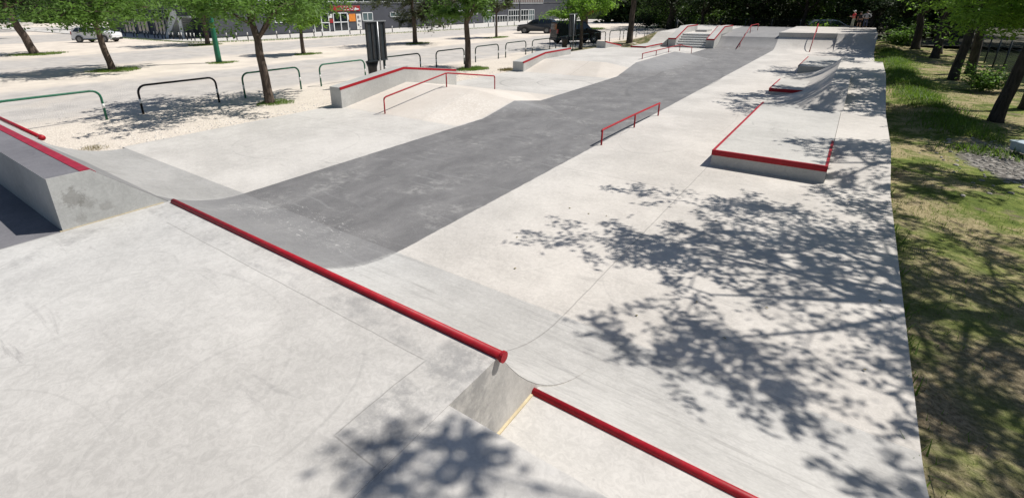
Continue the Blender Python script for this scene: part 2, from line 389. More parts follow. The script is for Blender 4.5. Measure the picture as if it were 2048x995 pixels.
# ------------------------------------------------------------------ the skate pad as one height field
def arc_z(o, r): return r - np.sqrt(np.maximum(r*r - o*o, 0))
def pad_h(X, Y):
    h = np.zeros_like(X)
    # hump one: roll-over with hipped end
    b = np.minimum((Y-10.57)/3.03*.5, (16.6-Y)/3.0*.5)
    b = np.minimum(b, ((X+6.8)*-3.03 + (Y-13.6)*3.2)/4.407*.2078)
    b = np.minimum(b, ((X+6.8)*-3.03 - (Y-13.6)*3.2)/4.407*.2078)
    h = np.maximum(h, np.minimum(b, .5))
    # hump two: long table
    b = np.minimum((Y-22.05)/2.1*.45, (36.5-Y)/2.9*.45)
    b = np.minimum(b, (-6.65-X)/2.35*.45)
    b = np.minimum(b, ((X+6.7)*-.684+(Y-24.7)*.73)/2.0*.45)
    b = np.minimum(b, ((X+6.6)*-.836-(Y-32.5)*.549)/2.2*.45)
    h = np.maximum(h, np.minimum(b, .45))
    # right edge strip
    s = np.interp(Y, [10.8,13.0,16.9,21.9,26.6,26.8,28.5], [0,.33,.33,.85,.85,.35,0])
    s = np.where(X >= .019, s, 0)
    h = np.maximum(h, s)
    # wave bank with hip nose
    pr = arc_z(np.clip(X+2.2, 0, 1.8), 2.33)
    fr = np.where(X > -1.05, .33+(Y-16.9)/1.05*.52, np.where(Y > 17.2, 9, 0))
    w = np.minimum(np.minimum(pr, fr), .85)
    w = np.where((Y >= 16.9) & (Y <= 28.0) & (X < .052), w, 0)
    w2 = np.interp(Y, [28.0, 30.0], [1, 0]) * np.minimum(pr, .85)
    w = np.where((Y > 28.0) & (X < .052), w2, w)
    h = np.maximum(h, w)
    # far end
    f = np.zeros_like(X)
    f = np.where(X < -12.05, np.interp(Y, [42.6,45.4,58], [0,.9,1.05]), f)
    f = np.where((X >= -12.05) & (X < -8.62), np.interp(Y, [43.3,43.31,58], [0,.94,1.05]), f)
    o = np.clip(Y-41.2, 0, 2.1); tr = arc_z(o, 3.22)
    f = np.where((X >= -8.62) & (X < -4.74), np.where(Y < 43.3, tr, np.interp(Y, [43.3,46.5,58], [.78,.98,1.05])), f)
    f = np.where((X >= -4.74) & (X < -1.2), np.where(Y < 43.4, tr, np.interp(Y, [43.4,43.42,58], [.78,1.13,1.13])), f)
    tr2 = arc_z(np.clip(Y-41.0, 0, 2.4), 3.11)
    f = np.where(X >= -1.2, np.where(Y < 43.4, tr2, 1.13), f)
    return np.maximum(h, f)

def lines(lo, hi, st, extra):
    a = [lo + (hi-lo)*i/round((hi-lo)/st) for i in range(round((hi-lo)/st)+1)]
    a = [v for v in a if all(abs(v-e) > st*.3 for e in extra)]
    return np.array(sorted(set(a + list(extra))))
xs = lines(-14.2, 1.0, .1, [-13.6,-12.053,-12.047,-8.623,-8.617,-4.743,-4.737,-1.203,-1.197,-2.2,-1.053,-1.047,-.4,.017,.023,.05,.066])
ys = np.concatenate([lines(4.19, 36.6, .1, [10.57,10.8,13.0,13.6,16.6,16.897,16.903,17.197,17.203,17.95,21.9,22.05,24.15,26.6,26.8,27.998,28.003,33.6,36.5]), lines(36.8, 44, .1, [41.0,41.2,42.6,43.3,43.31,43.397,43.42]), lines(44.4, 53, .4, [45.4,46.5])])
X, Y = np.meshgrid(xs, ys)
H = pad_h(X, Y)
nx, ny = len(xs), len(ys)
V = np.stack([X, Y, H], -1).reshape(-1, 3)
idx = np.arange(nx*ny).reshape(ny, nx)
Q = np.stack([idx[:-1,:-1], idx[:-1,1:], idx[1:,1:], idx[1:,:-1]], -1).reshape(-1, 4)
# rear edge runs on a slant: last row of quads built apart
xe = xs; ye = 58.2-.30*(xe+14.2)
rear = np.stack([xe, ye, pad_h(xe, np.minimum(ye, 58))], -1)
n0 = len(V); V = np.vstack([V, rear])
last = idx[-1]; r_i = n0+np.arange(nx)
Q = np.vstack([Q, np.stack([last[:-1], last[1:], r_i[1:], r_i[:-1]], -1)])
# skirts
rim = list(idx[:,0][::-1]) + list(idx[0,:]) + list(idx[:,-1]) + list(r_i[::-1])
rv = V[rim].copy(); rv[:,2] = -.5
n1 = len(V); V = np.vstack([V, rv]); k = np.arange(len(rim)); k2 = (k+1) % len(rim); rim = np.array(rim)
Q = np.vstack([Q, np.stack([rim[k], n1+k, n1+k2, rim[k2]], -1)])
pad = np_mesh('skatepark_floor', V, Q, M['pad']); tag(pad, kind='structure')

# ------------------------------------------------------------------ other ground
def sheet(name, xs, ys, fn, mat):
    X, Y = np.meshgrid(xs, ys); Z = fn(X, Y)
    V = np.stack([X, Y, Z], -1).reshape(-1, 3); idx = np.arange(X.size).reshape(X.shape)
    Q = np.stack([idx[:-1,:-1], idx[:-1,1:], idx[1:,1:], idx[1:,:-1]], -1).reshape(-1, 4)
    return tag(np_mesh(name, V, Q, mat, smooth=True), kind='structure')
def wob(X, Y, s, a): return a*(np.sin(X*s*1.3+Y*s*.7+1)+np.sin(Y*s*1.9-X*s*.5+2.3)+np.sin(X*s*3.1+.4)*np.sin(Y*s*2.7))/3
def sstep(a, lo, hi):
    t = np.clip((a-lo)/(hi-lo), 0, 1); return t*t*(3-2*t)
def lot_h(X, Y):
    z = -.03+wob(X, Y, 1.1, .012)
    rise = .40*sstep(Y, 24, 27)*(1-sstep(Y, 33.5, 36.5)) + .9*sstep(Y, 43, 47)
    return z + rise*sstep(X, -17.2, -14.4)
sheet('gravel_lot', np.concatenate([np.linspace(-260,-60,21), np.linspace(-55,-20,36), np.linspace(-19.5,-14.1,28)]), np.linspace(-60,150,421), lot_h, M['lot'])
def berm(X, Y):
    c = np.interp(Y, [8,14,20,26,34,45], [4.5,3.0,2.5,2.0,1.9,1.9])
    return .16*np.exp(-((X-c)/.6)**2)*sstep(Y, 15, 19)
def bank_h(X, Y): return -.10+wob(X, Y, 1.7, .045)-.04*np.clip(X-1, 0, 8)+berm(X, Y)*1.0
sheet('grass_bank', np.concatenate([np.linspace(.99,8,50), np.linspace(9,60,30)]), np.linspace(-12,62,300), bank_h, M['bank'])
sheet('woodland_floor', np.linspace(-40,60,60), np.linspace(52.9,160,60), lambda X, Y: -.08+wob(X, Y, .4, .03)+.0*X-.3*sstep(X,-18,-30)*0, M['soil'])
sheet('ground', np.linspace(-900,900,9), np.linspace(-900,900,9), lambda X, Y: X*0-.45, M['base'])
def hill_h(X, Y):
    b = sstep(Y, 108, 128)*15*sstep(X, -57, -45); l = sstep(-X, 186, 205)*14; r = sstep(X, 40, 62)*12
    return -.3+np.maximum(np.maximum(b, l), r)*(1+.12*np.sin(X*.11)+.12*np.sin(Y*.13+X*.05))
t = NT('wooded_hill'); hc = t.mix(t.ramp(t.noise(.5, 8, .75), .35, .65), (.008,.014,.006), (.045,.07,.02)); t.bsdf(hc, .95, 0, t.noise(.8, 8, .75), 1.0, 1.5, .1); M['hill'] = t.m
sheet('hills', np.linspace(-320,160,200), np.linspace(-90,240,140), hill_h, M['hill'])
# road beyond the right-hand fence and the pavement in front of the building
MB().box(9.5,14.5,-20,160,-.4,-.2).build('road', M['tar'])['kind'] = 'structure'
mb = MB(); mb.prism([(-150,24.6),(-56.2,24.6),(-53,27),(-51.6,31),(-50.4,38),(-47.5,60),(-46.5,100),(-46.5,135),(-59,135),(-59,29),(-150,29)], 'Z', -.1, .06)
mb.build('pavement', M['pale'])['kind'] = 'structure'

# ------------------------------------------------------------------ quarter pipe at the near end
def arc_pts(z1, r, n=14, y0=4.19):
    a1 = math.acos(1-z1/r)
    return [(y0-r*math.sin(a1*i/n), r-r*math.cos(a1*i/n)) for i in range(n+1)]
qp = empty('quarter_pipe', (0, 2, 0), 0, 'stepped pale concrete quarter pipe with red coping pipes in the foreground', 'skate ramp')
def in_q(o): o.location = (0, -2, 0); return o
def loft(sec):
    mb = MB()
    for x0, x1, pts in sec:
        n = len(pts)
        vs = [(x0, a, b) for a, b in pts]+[(x1, a, b) for a, b in pts]
        mb.add(vs, [(i, i+1, n+i+1, n+i) for i in range(n-1)])
    return mb
A12 = arc_pts(1.2, 2.55); A06 = arc_pts(.6, 2.62); AL = arc_pts(1.2, 2.58); AB = arc_pts(1.2, 2.6)+[(1.4,1.73)]
in_q(loft([(-14.0,-10.75,AL),(-10.75,-5.8,AB),(-5.8,-1.37,A12),(-1.37,1.0,A06)]).build('ramp_surface', M['ramp'], qp, smooth=False))
mb = MB()
mb.prism([(A12[-1][0],1.2),(-4,1.2),(-4,-.4),(4.19,-.4),(4.19,-.004)]+[(a, b-.004) for a, b in A12[1:-1]], 'X', -5.8, -1.37)
mb.prism([(AL[-1][0],1.2),(-4,1.2),(-4,-.4),(4.19,-.4),(4.19,-.004)]+[(a, b-.004) for a, b in AL[1:-1]], 'X', -14.0, -10.752)
mb.prism([(A06[-1][0],.6),(1.54,.6),(1.54,1.2),(-4,1.2),(-4,-.4),(4.19,-.4),(4.19,-.004)]+[(a, b-.004) for a, b in A06[1:-1]], 'X', -1.368, 1.0)
mb.box(-10.748,-5.802,-4,1.048,-.4,1.2)
in_q(mb.build('deck', M['deck'], qp))
mb = MB(); mb.prism([(1.05,1.73),(1.05,-.4),(4.18,-.4),(4.18,-.01)]+[(a, b-.004) for a, b in AB[1:-1]]+[(1.4,1.728)], 'X', -10.75, -5.797)
blk = in_q(mb.build('raised_block', [M['wall_c']], qp))
blk['label'] = 'raised end block with stained pale face and dark grey top'
top = MB().box(-10.74,-5.80,1.045,1.40,1.7285,1.733).build('block_top', M['deck'], blk)
MB().prism([(1.315,1.7335),(1.402,1.7335),(1.44,1.70),(1.435,1.69),(1.40,1.738),(1.315,1.738)], 'X', -10.74, -5.80).build('steel_edge', M['red2'], blk)
top.location = (0,0,0)
in_q(MB().tube([(-5.72,2.02,1.21),(-1.34,2.02,1.21)], .03, 14).build('coping_pipe', M['red'], qp, True))
c2 = MB().tube([(-1.39,2.455,.607),(.98,2.455,.607)], .028, 14).build('coping_pipe', M['red'], qp, True); in_q(c2)
c3 = MB(); c3.tube([(-13.95,2.05,1.215),(-10.66,2.05,1.215)], .034, 14); c3.tube([(-10.68,2.05,1.215),(-10.58,2.05,1.215)], .046, 14)
in_q(c3.build('coping_pipe', M['red'], qp, True))
mb = MB(); mb.tube([(-1.352,2.02,1.21),(-1.332,2.02,1.21)], .037, 16)
in_q(mb.build('pipe_cap', M['red'], qp))
# yellowish filler in the joints
mb = MB(); mb.prism([(-5.815,1.03),(-5.79,1.03),(-5.788,1.95),(-5.80,1.95)], 'Z', 1.195, 1.206); in_q(mb.build('joint_filler', M['caulk'], qp)); mb = MB(); mb.box(-1.372,-1.352,1.56,2.42,.59,.612)
in_q(mb.build('joint_filler', M['caulk'], qp))

# ------------------------------------------------------------------ ledges, boxes
def ledge(label, x0, x1, prof, edges, cat='ledge', name='skate_ledge', zb=-.1, mat='block', front=False, group=None):
    """prof: list of (y,z) along the top; edges: list of x where the red steel angle runs"""
    yc = prof[0][0]
    r = empty(name, ((x0+x1)/2, yc, 0), 0, label, cat, group)
    off = lambda o: (setattr(o, 'location', (-(x0+x1)/2, -yc, 0)), o)[1]
    mb = MB(); mb.prism([(prof[0][0], zb)]+list(prof)+[(prof[-1][0], zb)], 'X', x0, x1)
    off(mb.build('concrete_body', M[mat], r, bevel=.012))
    for e in edges:
        s = 1 if e == x1 else -1
        mb = MB(); a, b = sorted((e-s*.05, e+s*.006))
        mb.prism([(y, z+.005) for y, z in prof]+[(y, z-.075) for y, z in reversed(prof)], 'X', a, b)
        off(mb.build('steel_edge', M['red'], r))
    if front:
        mb = MB(); y, z = prof[0]
        mb.box(x0-.006, x1+.006, y-.008, y+.05, z-.1, z+.007); off(mb.build('steel_edge', M['red'], r))
    return r
ledge('long kinked pale ledge with red edge on the near hump beside the gravel', -14.15, -13.58, [(10.5,.68),(13.55,1.06),(16.65,.66)], [-13.58])
ledge('pale ledge with red edge that bends up onto the long far table', -14.15, -13.5, [(22.0,.49),(24.3,.80),(27.3,.82)], [-13.5])
ledge('short pale ledge with red edge running down off the far table', -14.15, -13.5, [(32.4,.9),(35.25,.47)], [-13.5])
ledge('low flat ledge with red front and side in front of the far left bank', -13.7, -12.55, [(37.7,.24),(41.6,.24)], [-12.55], front=True)
ledge('sloping hubba ledge with red edge on the left side of the steps', -12.02, -11.42, [(41.2,.67),(44.2,1.48),(47.3,1.48)], [-11.42], 'hubba', 'hubba_ledge', front=True)
hb2 = ledge('sloping hubba ledge with red edge on the right side of the steps', -9.2, -8.63, [(41.2,.68),(44.3,1.48),(47.3,1.46)], [-8.63,-9.2], 'hubba', 'hubba_ledge', front=True)
g = empty('side_wedge', (-12.05,41.2,0), 0, 'dark concrete wedge against the left hubba ledge', 'ramp')
mb = MB(); mb.prism([(-.62,-.02),(-.03,.6),(-.03,-.02)], 'Y', 0, 2.2); mb.build('wedge_body', M['block'], g)

box1 = empty('grind_box', (-.98,10.8,0), 0, 'big low grind box with red front edge in the middle of the pale floor', 'grind box')
of = lambda o: (setattr(o, 'location', (.98,-10.8,0)), o)[1]
of(MB().prism([(10.8,-.05),(10.8,.33),(17.35,.33),(17.35,-.05)], 'X', -1.98, .016).build('concrete_body', M['block'], box1, bevel=.008))
of(MB().box(-1.99,.02,10.785,10.84,.225,.337).build('front_edge', M['red'], box1, bevel=.004))
of(MB().box(-1.988,-1.935,10.842,17.3,.26,.336).build('side_edge', M['red'], box1, bevel=.004))
of(MB().box(-.028,.019,10.842,13.0,.25,.338).build('side_edge', M['red'], box1, bevel=.004))
def mini(label, x0, x1, y0, y1, z, frontred=True):
    r = empty('manual_pad', ((x0+x1)/2, y0, 0), 0, label, 'manual pad')
    off = lambda o: (setattr(o, 'location', (-(x0+x1)/2, -y0, 0)), o)[1]
    off(MB().box(x0, x1, y0, y1, -.05, z).build('concrete_body', M['block'], r, bevel=.01))
    if frontred: off(MB().box(x0-.006, x1-.006, y0-.008, y0+.03, z-.115, z+.006).build('front_edge', M['red'], r))
    off(MB().box(x0-.008, x0+.04, y0+.031, y1, z-.07, z+.005).build('side_edge', M['red'], r))
mini('low pale pad with red front edge running into the side bank', -2.3, -1.0, 21.2, 24.1, .21)
mini('low pad with dark unpainted front beyond the red-fronted pad', -2.06, -.55, 28.4, 33.6, .35, False)

# steps
st = empty('concrete_steps', (-10.3,41.2,0), 0, 'flight of six concrete steps between the two hubba ledges', 'stairs')
poly = [(0,-.05)]
for k in range(6): poly += [(.35*k, .157*(k+1)), (.35*(k+1), .157*(k+1))]
poly += [(2.12,-.05)]
MB().prism(poly, 'X', -1.118, 1.098).build('step_block', M['block'], st)
for k in range(6): MB().box(-1.115,1.095,.35*k-.03,.35*k+.3,(.157*(k+1))-.08,.157*(k+1)+.004).build('lit_tread_strip', M['white'], st)  # white strips added along the step edges, standing in for sunlit treads
lb = empty('landing_box', (-10.7,45.6,.95), 0, 'small flat concrete block on the landing above the steps', 'concrete block')
MB().box(-.45,.45,0,1.8,0,.17).build('concrete_body', M['block'], lb, bevel=.01)

# ------------------------------------------------------------------ grind rails
def rail(label, top, posts, r=.026, mat='red', name='grind_rail'):
    x0, y0, z0 = posts[0][0], posts[0][1], posts[0][2]
    ro = empty(name, (x0, y0, z0), 0, label, 'grind rail')
    L = lambda p: (p[0]-x0, p[1]-y0, p[2]-z0)
    MB().tube([L(p) for p in top], r, 12).build('rail_bar', M[mat], ro, True)
    for (px, py, pz, pt) in posts:
        mb = MB(); mb.tube([L((px, py, pz-.05)), L((px, py, pt-r*.6))], r*.85, 10);
        mb.build('post', M[mat], ro, True)
    return ro
rail('flat red rail on the dark lane edge nearest the camera', [(-4.5,10.97,.33),(-4.5,10.985,.36),(-4.5,11.03,.375),(-4.49,13.2,.375),(-4.44,15.12,.38)], [(-4.5,11.0,0,.37),(-4.49,13.2,0,.38),(-4.44,15.1,0,.38)])
rail('red kinked rail over the cream hump beside the long ledge', [(-11.64,10.63,.45),(-11.64,10.65,.5),(-11.63,10.72,.54),(-11.5,13.5,.97),(-11.48,13.6,.97),(-11.42,16.32,.57),(-11.42,16.40,.55),(-11.42,16.43,.48)], [(-11.64,10.63,0,.47),(-11.5,13.53,.47,.97),(-11.42,16.43,.03,.5)])
rail('long red rail with five posts on the far dark table', [(-9.0,26.6,.70),(-9.0,26.64,.74),(-9.0,33.5,.74),(-9.0,33.6,.73),(-9.0,36.5,.38),(-9.0,36.52,.34)], [(-9.0,26.63,.40,.73),(-9.0,28.9,.42,.74),(-9.0,31.2,.42,.74),(-9.0,33.55,.42,.74),(-9.0,36.5,0,.36)])
rail('red rail climbing the dark bank to the far deck', [(-7,40.95,.07),(-7,45.45,1.5),(-7,45.55,1.52),(-7,49,1.52),(-7,49.03,1.49)], [(-7,42.1,.1,.42),(-7,45.55,.9,1.5),(-7,49.0,.98,1.49)])
rail('steep straight red rail leaning on the shaded far right bank', [(-2.5,41.0,.03),(-2.5,44.0,1.74)], [(-2.5,41.4,.0,.25),(-2.5,43.95,1.13,1.7)])

# ------------------------------------------------------------------ hoop barriers along the lot
ORD = ['first','second','third','fourth','fifth','sixth','seventh','eighth','ninth','tenth','eleventh','twelfth','thirteenth','fourteenth','fifteenth','sixteenth','seventeenth','eighteenth','nineteenth','twentieth','twenty-first','twenty-second','twenty-third','twenty-fourth','twenty-fifth','twenty-sixth','twenty-seventh','twenty-eighth','twenty-ninth','thirtieth']
def hoop_mesh(L, h, rc, r):
    pts = [(0,0,-.1),(0,0,h-rc)]
    for i in range(1, 6): a = math.pi/2*i/5; pts.append((0, rc-rc*math.cos(a), h-rc+rc*math.sin(a)))
    for i in range(5): a = math.pi/2*i/5; pts.append((0, L-rc+rc*math.sin(a), h-rc+rc*math.cos(a)))
    pts += [(0,L,h-rc),(0,L,-.1)]
    return MB().tube(pts, r, 10)
hoops = [2.75,6.27,9.8,13.28,17.1,20.9,24.5,27.8,31.2,34.7,38.1,41.6,45.1,48.5,52.0,55.4]
cols = ['green','black','green','green']+['dkgreen']*12
HW = {0:'bright green tubular hoop barrier cut by the left picture edge',1:'blackened tubular hoop barrier beside the bright green one',2:'green tubular hoop barrier behind the nearest gravel tree',3:'green tubular hoop barrier left of the dark notice board'}
proto = {}
for i, y0 in enumerate(hoops):
    c = cols[i]
    if c not in proto:
        r = empty('hoop_barrier', (-18.45, y0, 0))
        hoop_mesh(2.5, .92, .24, .034).build('hoop', M[c], r, True)
        for yy in (0, 2.5):
            MB().tube([(0,yy,.36),(0,yy,.5)], .0365, 10).build('white_band', M['white'], r, True)
        proto[c] = r
    else:
        r = copy_tree(proto[c]); r.location = (-18.45, y0, 0)
    r.rotation_euler.z = R_(random.Random(i).uniform(-1.2, 1.2))
    r.location.z = float(lot_h(np.array(-18.45), np.array(y0)))
    tag(r, HW.get(i, 'dark green tubular hoop barrier, %s of the row from the left edge' % ORD[i]), 'barrier', 'hoop barriers between the skatepark and the car park')
# small handrail at the far left corner of the deck
hr = empty('handrail', (-15, 54, .95), 0, 'thin slanted grey handrail behind the left hubba ledge', 'handrail')
MB().tube([(0,0,-.2),(0,0,.7),(0,2.3,.15),(0,2.3,-.2)], .025, 8).build('bar', M['steel'], hr, True)

# ------------------------------------------------------------------ notice boards seen from behind
def board(label, x, y, w, z0, z1, bz, rz=0):
    r = empty('notice_board', (x, y, bz), rz, label, 'notice board')
    mb = MB(); mb.box(-.03,.03,-w/2,w/2,z0,z1)
    b = mb.build('panel', M['signback'], r, bevel=.008)
    for k, yy in enumerate((-w/2+.05, -w*.2, w*.2, w/2-.05)):
        MB().box(.0315,.055, yy-.045, yy+.045, z0+.05, z1-.05).build('stiffener', M['plastic'], b)
    MB().box(-.05,.09,-w/2-.04,w/2+.04,z1+.001,z1+.05).build('top_cap', M['steel'], r)
    MB().box(-.035,.06,-w/2-.02,w/2+.02,z0-.06,z0-.002).build('bottom_rail', M['signback'], r)
    MB().tube([(.095,.05,-.1),(.095,.05,z1)], .033, 10).build('post', M['steel'], r, True)
    MB().tube([(-.07,w/2-.12,-.1),(-.07,w/2-.12,z0+.3)], .03, 10).build('post', M['signback'], r, True)
    return r
board('dark ribbed notice board seen from behind beside the kinked ledge', -16.3, 14.7, 1.05, 1.1, 2.62, 0)
board('slim dark notice board on a post in front of the black van', -16.5, 33.4, 1.0, 1.05, 2.45, .1)
def bin_(label, x, y, z, h=.72):
    r = empty('litter_bin', (x, y, z), 0, label, 'litter bin')
    mb = MB(); mb.tube([(0,0,0),(0,0,h*.78),(0,0,h)], [.17,.2,.27], 14); mb.build('bucket', M['plastic'], r, True)
    MB().tube([(0,0,h),(0,0,h+.03),(0,0,h+.05)], [.28,.28,.2], 14).build('lid', M['plastic'], r, True)
bin_('black flared litter bin under the dark notice board', -16.75, 14.78, -.02, .98)
bin_('black litter bin under the slim notice board by the van', -16.8, 32.9, .1, .95)
# green lamp column
lp = empty('lamp_column', (-32.4,15.9,-.03), 0, 'tall green lamp column standing in a grass ring in the car park', 'lamp post')
MB().tube([(0,0,-.1),(0,0,.5),(0,0,2.5),(0,0,7.5)], [.18,.17,.14,.09], 14).build('column', M['green'], lp, True)
mb = MB(); mb.tube([(0,0,7.45),(0,.3,7.7),(0,1.2,7.8)], .045, 8); mb.build('arm', M['green'], lp, True)
MB().box(-.13,.13,1.0,1.75,7.72,7.86).build('lamp_head', M['steel'], lp, bevel=.03)
lp2 = empty('lamp_column', (-55.4,88.4,0), 0, 'thin dark lamp column in front of the glazed entrance', 'lamp post')
MB().tube([(0,0,-.1),(0,0,3),(0,0,7)], [.11,.09,.06], 10).build('column', M['plastic'], lp2, True)
MB().box(-.12,.12,-.3,.3,7,7.12).build('lamp_head', M['steel'], lp2)

# ------------------------------------------------------------------ trees and plants
def rnd_unit(g, n):
    v = g.normal(size=(n, 3)); return v/np.linalg.norm(v, axis=1, keepdims=True)
def leaf_quads(g, cen, length, width, droop=.25, flat=.6):
    n = len(cen)
    d = rnd_unit(g, n); d[:,2] = d[:,2]*.5-droop; d /= np.linalg.norm(d, axis=1, keepdims=True)
    up = rnd_unit(g, n)*(1-flat); up[:,2] += flat
    s = np.cross(d, up); s /= np.linalg.norm(s, axis=1, keepdims=True)+1e-9
    nn = np.cross(s, d)
    L = (length*g.uniform(.65, 1.3, n))[:,None]; W = (width*g.uniform(.7, 1.25, n))[:,None]
    p0 = cen; p1 = cen+d*L*.45+s*W*.5+nn*W*.12; p2 = cen+d*L; p3 = cen+d*L*.45-s*W*.5+nn*W*.12
    V = np.stack([p0, p1, p2, p3], 1).reshape(-1, 3)
    return V, np.arange(4*n).reshape(n, 4)
def tree(label, x, y, fork, r0, cz, cr, ch, nl=5000, leaf=(.17,.075), lean=(0,0), mat='leaf', brk='bark', seed=1, group=None, off=(0,0), z0=-.05, nlimb=6, name='tree', clump=.42, ring=False, limbs_low=False, spread=.8, thin=1., sub=.42, bare=False):
    """fork: height where limbs start; crown: centre cz, radius cr, half height ch"""
    rn = random.Random(seed); g = np.random.default_rng(seed)
    root = empty(name, (x, y, z0), 0, label, 'tree', group)
    mb = MB()
    top = Vector((lean[0]*fork, lean[1]*fork, fork))
    hz = cz+ch*.55
    pts = [Vector((0,0,-.15))]; rs = [r0*1.5]
    pts.append(Vector((0,0,.12))); rs.append(r0*1.18)
    for i in range(1, 6):
        f = i/5; pts.append(Vector((top.x*f+rn.uniform(-.03,.03)*r0*8, top.y*f+rn.uniform(-.03,.03)*r0*8, top.z*f))); rs.append(r0*(1.1-.28*f))
    crown = Vector((lean[0]*fork+off[0], lean[1]*fork+off[1], cz))
    for i in range(1, 5):
        f = i/4; p = top.lerp(Vector((crown.x, crown.y, hz)), f); pts.append(p+Vector((rn.uniform(-.15,.15), rn.uniform(-.15,.15), 0))); rs.append(r0*(.78-.66*f))
    mb.tube(pts, rs, 10)
    lead = pts[6:]
    ends = []
    for k in range(nlimb):
        a = 2*math.pi*(k+rn.uniform(-.3,.3))/nlimb
        t = rn.random(); s0 = lead[0].lerp(lead[-1], .0 if k < nlimb*.5 else .55*rn.random())
        el = rn.uniform(-1.0, .1) if limbs_low else rn.uniform(-.75, .55)
        e = crown+Vector((math.cos(a)*math.cos(el)*cr*spread, math.sin(a)*math.cos(el)*cr*spread, math.sin(el)*ch*.85))
        m1 = s0.lerp(e, .4)+Vector((0,0,.10*cr)); m2 = s0.lerp(e, .75)+Vector((rn.uniform(-.1,.1)*cr, rn.uniform(-.1,.1)*cr, .06*cr))
        rb = r0*rn.uniform(.34,.5)*thin
        mb.tube([s0, m1, m2, e], [rb, rb*.62, rb*.36, rb*.12], 7)
        ends += [e] if bare else [e, m2]
        for j in range(5):
            q = e if bare else [m1, m2, e][j % 3].lerp([m2, e, e][j % 3], rn.random())
            b = rnd_unit(g, 1)[0]; b[2] = b[2]*.45+.05
            e2 = q+Vector((b[0]*cr*sub, b[1]*cr*sub, b[2]*ch*.55))
            mb.tube([q, q.lerp(e2, .55)+Vector((0,0,.05*cr)), e2], [rb*.26, rb*.17, rb*.06], 5)
            ends += [e2, q.lerp(e2, .6)]
    for k in range(int(nlimb*1.5)):       # top fill
        b = rnd_unit(g, 1)[0]*(.55+.4*rn.random()); b[2] = abs(b[2])
        e = crown+Vector((b[0]*cr*.85, b[1]*cr*.85, b[2]*ch)); s0 = lead[1].lerp(lead[-1], rn.random())
        mb.tube([s0, s0.lerp(e, .5)+Vector((0,0,.1)), e], [r0*.2, r0*.12, r0*.04], 5); ends += [e] if bare else [e, s0.lerp(e, .65)]
    mb.build('trunk', M[brk], root, True, fix=False)
    E_ = np.array([tuple(e) for e in ends]); n_e = len(E_)
    wgt = g.uniform(.2, 1.4, n_e)**1.8; wgt /= wgt.sum()
    pick = g.choice(n_e, nl, p=wgt)
    sz = g.uniform(.55, 1.25, n_e)*clump*cr/2.6
    # leaves hang along short twigs leaving every end point
    tw = rnd_unit(g, n_e*7).reshape(n_e, 7, 3); tw[:,:,2] = tw[:,:,2]*.45-.08
    ti = g.integers(0, 7, nl); tt = g.uniform(.0, 1, nl)**.7
    cen = E_[pick]+tw[pick, ti]*(tt*sz[pick]*2.1)[:,None]+g.normal(size=(nl, 3))*(.12*sz[pick])[:,None]
    V, Q = leaf_quads(g, cen, leaf[0], leaf[1])
    np_mesh('crown', V, Q, M[mat], root)
    return root
def tuft_patch(name, label, x, y, rx, ry, n, h, mat, seed, z=0., kind=None, cat='grass patch', fn=None, group=None):
    g = np.random.default_rng(seed)
    a = g.uniform(0, 2*math.pi, n); r = g.uniform(0, 1, n)**.7*(1+.12*np.sin(a*3+seed)+.08*np.sin(a*7+seed*2))
    px, py = r*np.cos(a)*rx, r*np.sin(a)*ry
    return blades(name, np.stack([px, py], 1), (x, y, z), h, mat, g, label, cat, kind, fn, group)
def blades(name, P, o, h, mat, g, label=None, cat=None, kind=None, fn=None, group=None, lean=.5, w=.16):
    n = len(P); z = fn(P[:,0]+o[0], P[:,1]+o[1])-o[2] if fn else np.zeros(n)
    base = np.stack([P[:,0], P[:,1], z-.01], 1)
    a = g.uniform(0, 2*math.pi, n); hh = h*g.uniform(.4, 1.3, n)
    d = np.stack([np.cos(a), np.sin(a), 0*a], 1); s = np.stack([-np.sin(a), np.cos(a), 0*a], 1)
    W = (hh*w)[:,None]; up = np.array([0, 0, 1.])
    ln = g.uniform(.1, lean*1.6, n)[:,None]
    p0 = base-s*W*.5; p1 = base+s*W*.5
    p2 = base+up*hh[:,None]+d*hh[:,None]*ln+s*W*.12; p3 = base+up*hh[:,None]*.98+d*hh[:,None]*ln-s*W*.12
    V = np.stack([p0, p1, p2, p3], 1).reshape(-1, 3)
    ob = np_mesh(name, V, np.arange(4*n).reshape(n, 4), M[mat]); ob.location = o
    return tag(ob, label, cat, group, kind)

